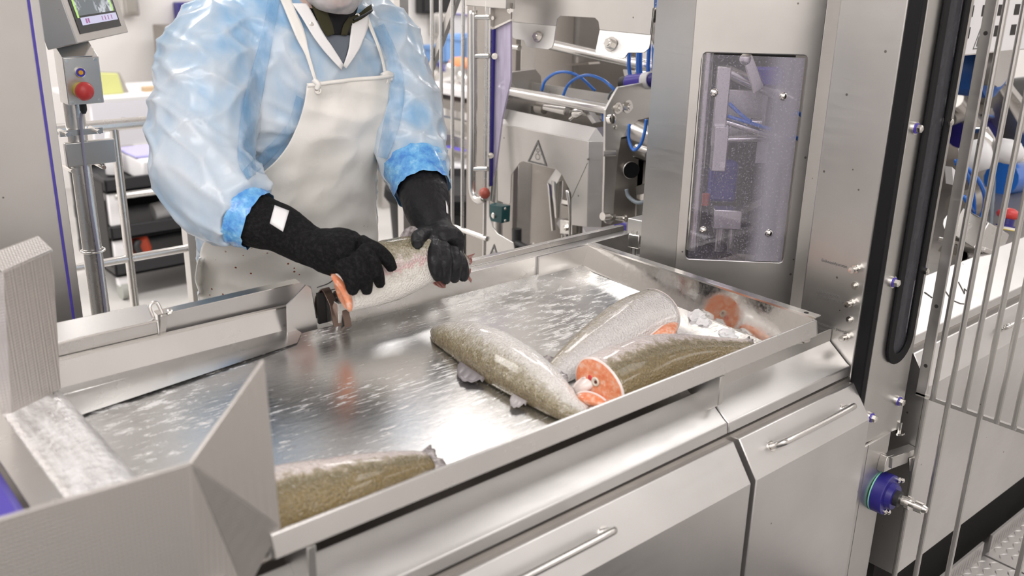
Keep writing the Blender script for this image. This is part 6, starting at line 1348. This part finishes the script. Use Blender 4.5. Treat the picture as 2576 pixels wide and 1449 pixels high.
strap([(0.8496,1.6000,1.5156), (0.8658,1.6000,1.4932), (0.8874,1.6000,1.4589), (0.9108,1.6000,1.4293), (0.9449,1.6000,1.3939)], [(0.8791,1.6000,1.5152), (0.8955,1.6000,1.4870), (0.9115,1.6000,1.4595), (0.9296,1.6000,1.4343), (0.9497,1.6000,1.4041)], 'coat_lapel', 'coat', .014, None, 8, 20)
strap([(0.9714,1.6000,1.4838), (0.9678,1.6000,1.4599), (0.9622,1.6000,1.4308), (0.9496,1.6000,1.4011)], [(1.0088,1.6000,1.4990), (1.0060,1.6000,1.4698), (0.9850,1.6000,1.4298), (0.9555,1.6000,1.3963)], 'coat_lapel', 'coat', .013, None, 8, 16)
for p in ((0.8860,1.6000,1.4787), (0.9848,1.6000,1.4922)):
    q = onb(p, .016, SM_BVH); obj('snap_button', B().lathe(q, (-.2, -1, .1), [(0, .005), (.0015, .005), (.002, .003), (.002, 0)], 14), 'steel_tube', wkr)
def collar(z0, z1, rx0, ry0, rx1, ry1, a0, a1, cx, cy, tilt, n=28):
    rows = []
    for j in range(5):
        t = j / 4; row = []
        for i in range(n + 1):
            a = math.radians(a0 + (a1 - a0) * i / n); rx, ry = rx0 + (rx1 - rx0) * t, ry0 + (ry1 - ry0) * t
            row.append(V((cx + rx * math.cos(a), cy + ry * math.sin(a), z0 + (z1 - z0) * t + tilt * math.sin(a))))
        rows.append(row)
    return rows
obj('turtleneck', B().grid(collar(1.455, 1.52, .070, .066, .062, .060, 0, 360, .962, 1.72, .02), .003), 'black', wkr, smooth=True)
strap([(0.8816,1.6000,1.5304), (0.8973,1.6000,1.4904), (0.9117,1.6000,1.4638), (0.9189,1.6000,1.4564)], [(0.9077,1.6000,1.5302), (0.9224,1.6000,1.4935), (0.9299,1.6000,1.4747), (0.9326,1.6000,1.4603)], 'fleece_front', 'fleece', .018, None, 6, 12)
strap([(0.9665,1.6000,1.4911), (0.9538,1.6000,1.4770), (0.9470,1.6000,1.4584)], [(0.9749,1.6000,1.4852), (0.9674,1.6000,1.4723), (0.9598,1.6000,1.4565)], 'fleece_front', 'fleece', .017, None, 5, 8)
strap([(0.9647,1.6000,1.4883), (0.9903,1.6000,1.4979), (1.0165,1.6000,1.5135)], [(0.9764,1.6000,1.4793), (0.9987,1.6000,1.4883), (1.0196,1.6000,1.5003)], 'fleece_collar', 'fleece', .020, None, 5, 10)
obj('collar_zip', B().tube([onb((0.9767,1.6000,1.4851), .024, SM_BVH), onb((0.9962,1.6000,1.4920), .028, SM_BVH), onb((1.0178,1.6000,1.5018), .028, SM_BVH)], .0022, 6), 'blackp', wkr, smooth=True)
# sleeve cuffs
m = mat('blue_cuff_film', (.12, .40, .80), .28, 0.0, Coat_Weight=.4); M['cuff'] = m
lk(m, ramp(m, noise(m, coords(m), 40, 4, .7), [(.35, (.06, .25, .70)), (.55, (.16, .47, .84)), (.72, (.40, .68, .92))]), bsdf(m).inputs['Base Color'])
bump(m, noise(m, coords(m), 70, 4), .5, .003)
def cuff(p0, p1, r0, r1, nm='sleeve_cuff', seg=40):
    p0, p1 = V(p0), V(p1); d = (p1 - p0).normalized(); u = d.orthogonal().normalized(); w_ = d.cross(u); rows = []
    for j in range(9):
        t = j / 8; c = p0 + (p1 - p0) * t; r = r0 + (r1 - r0) * t
        rows.append([c + (u * math.cos(2*PI*i/seg) + w_ * math.sin(2*PI*i/seg)) * (r * (1 + .05 * mn.noise(V((i * .9, j * .6, r0 * 90))) + .03 * math.sin(i * 1.9 + j))) + d * .004 * mn.noise(V((i * .8, 2, j))) for i in range(seg)])
    return obj(nm, B().rings(rows, cap=False), 'cuff', wkr, smooth=True)
RD = (R_WR - R_CF).normalized(); LD = (L_WR - L_CF).normalized()
cuff(R_CF - RD * .022, R_CF + RD * .014, .060, .0545)
cuff(L_CF - LD * .050, L_CF + LD * .022, .066, .0575)
# --- gloves
m = mat('black_knit_glove', (.014, .013, .015), .85, 0.0, Specular_IOR_Level=.15); M['glove'] = m
v = coords(m); bump(m, noise(m, v, 260, 3, .7), .5, .002)
lk(m, ramp(m, noise(m, v, 160, 4, .8), [(.45, (.006, .006, .0065)), (.75, (.024, .023, .024))]), bsdf(m).inputs['Base Color'])
M['glove_wet'] = mat('wet_black_glove', (.007, .007, .009), .5, 0.0, Coat_Weight=.08, Specular_IOR_Level=.3)
bump(M['glove_wet'], noise(M['glove_wet'], coords(M['glove_wet']), 120, 4), .5, .003)
def glove(nm, arm, arad, palm, prad, fingers, m, vox=.0024):
    b = B(); b.tube(arm, arad, 20, 6); b.tube(palm, prad, 18, 5)
    for pts, r in fingers: b.tube(pts, r, 12, 5)
    bm = remesh(b, vox, 5); bm.normal_update()
    for q in bm.verts: q.co += q.normal * (.0012 * mn.noise(q.co * 40) + .0006 * mn.noise(q.co * 110))
    bv = BVHTree.FromBMesh(bm); return obj(nm, bm, m, wkr, smooth=True), bv
gR, gRb = glove('right_glove', [R_CF - RD * .03, R_CF + RD * .02, (0.7489,1.5000,1.1362), (0.7710,1.4600,1.1158), (0.7878,1.4300,1.1068)], [.051, .0505, .047, .044, .040, .036, .036],
    [(0.7790,1.4350,1.1116), (0.7962,1.4100,1.1072), (0.8134,1.3850,1.1073), (0.8275,1.3620,1.1075)], [.034, .040, .043, .044, .040, .030],
    [([(0.8343,1.3720,1.1242), (0.8503,1.3500,1.1150), (0.8660,1.3370,1.0993), (0.8781,1.3360,1.0766)], [.017, .0155, .0145, .0125, .009]),
     ([(0.8177,1.3520,1.1176), (0.8293,1.3330,1.1036), (0.8398,1.3280,1.0775), (0.8505,1.3330,1.0534)], [.017, .0158, .0145, .0125, .009]),
     ([(0.8012,1.3450,1.1109), (0.8069,1.3260,1.0918), (0.8149,1.3250,1.0674), (0.8196,1.3310,1.0472)], [.017, .0158, .0145, .0125, .009]),
     ([(0.7830,1.3450,1.1072), (0.7844,1.3280,1.0886), (0.7899,1.3280,1.0689), (0.7938,1.3330,1.0515)], [.017, .015, .0135, .012, .009]),
     ([(0.8176,1.4400,1.1049), (0.8507,1.4450,1.0962), (0.8765,1.4420,1.0877), (0.8913,1.4320,1.0782)], [.020, .018, .0155, .014, .010])], 'glove')
gL, gLb = glove('left_glove', [L_CF - LD * .03, L_CF + LD * .03, (1.0643,1.4900,1.1245), (1.0533,1.4550,1.0997), (1.0501,1.4350,1.0870)], [.052, .0515, .050, .045, .040, .036, .036],
    [(1.0463,1.4350,1.0909), (1.0427,1.4120,1.0777), (1.0381,1.3880,1.0651)], [.034, .042, .045, .036],
    [([(1.0114,1.3950,1.0873), (0.9840,1.3600,1.0751), (0.9820,1.3500,1.0524), (0.9927,1.3560,1.0315)], [.018, .0165, .015, .0125, .009]),
     ([(1.0190,1.3800,1.0816), (1.0019,1.3520,1.0659), (1.0011,1.3460,1.0419), (1.0073,1.3520,1.0232)], [.018, .0165, .015, .0125, .009]),
     ([(1.0363,1.3780,1.0711), (1.0276,1.3540,1.0566), (1.0265,1.3500,1.0341), (1.0292,1.3560,1.0192)], [.018, .016, .0145, .012, .009]),
     ([(1.0542,1.3840,1.0583), (1.0509,1.3620,1.0469), (1.0536,1.3580,1.0282), (1.0548,1.3620,1.0156)], [.017, .015, .0135, .0115, .009]),
     ([(1.0404,1.4400,1.0892), (1.0018,1.4150,1.1000), (0.9679,1.3850,1.1066), (0.9499,1.3620,1.1030)], [.020, .019, .017, .0145, .010])], 'glove_wet')
def patch(pts, bv, nm, par):
    P = [V(p) for p in pts]; rows = []
    for j in range(7):
        row = []
        for i in range(7):
            p = L3(L3(P[0], P[1], i / 6), L3(P[3], P[2], i / 6), j / 6); q = lay(p, .0015, bv, 1.5); row.append(q if q is not None else p)
        rows.append(row)
    return obj(nm, B().grid(rows, .001), M['white'], par, smooth=True)
patch([(0.7410,1.5000,1.1798), (0.7680,1.5000,1.1655), (0.7539,1.5000,1.1294), (0.7296,1.5000,1.1489)], gRb, 'white_tag', gR)
patch([(1.1097,1.4900,1.1366), (1.1147,1.4900,1.1235), (1.1156,1.4900,1.1084), (1.1116,1.4900,1.1115)], gLb, 'white_tag', gL)
# trousers and boots (hidden behind the machine)
M['trousers'] = mat('white_trousers', (.72, .71, .69), .7); M['boot'] = mat('white_rubber_boot', (.70, .69, .66), .4)
for sg_ in (-1, 1):
    hx = .96 + sg_ * .085; b = B(); limb(b, [(hx, 1.875, .90), (hx + sg_ * .01, 1.862, .50), (hx + sg_ * .015, 1.898, .22)], [.105, .088, .080, .072, .068]); obj('trouser_leg', b, 'trousers', wkr, smooth=True)
    b = B(); limb(b, [(hx + sg_ * .015, 1.90, .34), (hx + sg_ * .016, 1.90, .10)], [.062, .058]); b.rings([[V((hx + sg_ * .018 + math.cos(2*PI*i/18) * .052 * k, 1.845 + math.sin(2*PI*i/18) * .135 * k, z)) for i in range(18)] for z, k in ((0, 1.0), (.03, 1.02), (.075, .9), (.10, .62))])
    obj('boot', remesh(b, .008, 3), 'boot', wkr, smooth=True)
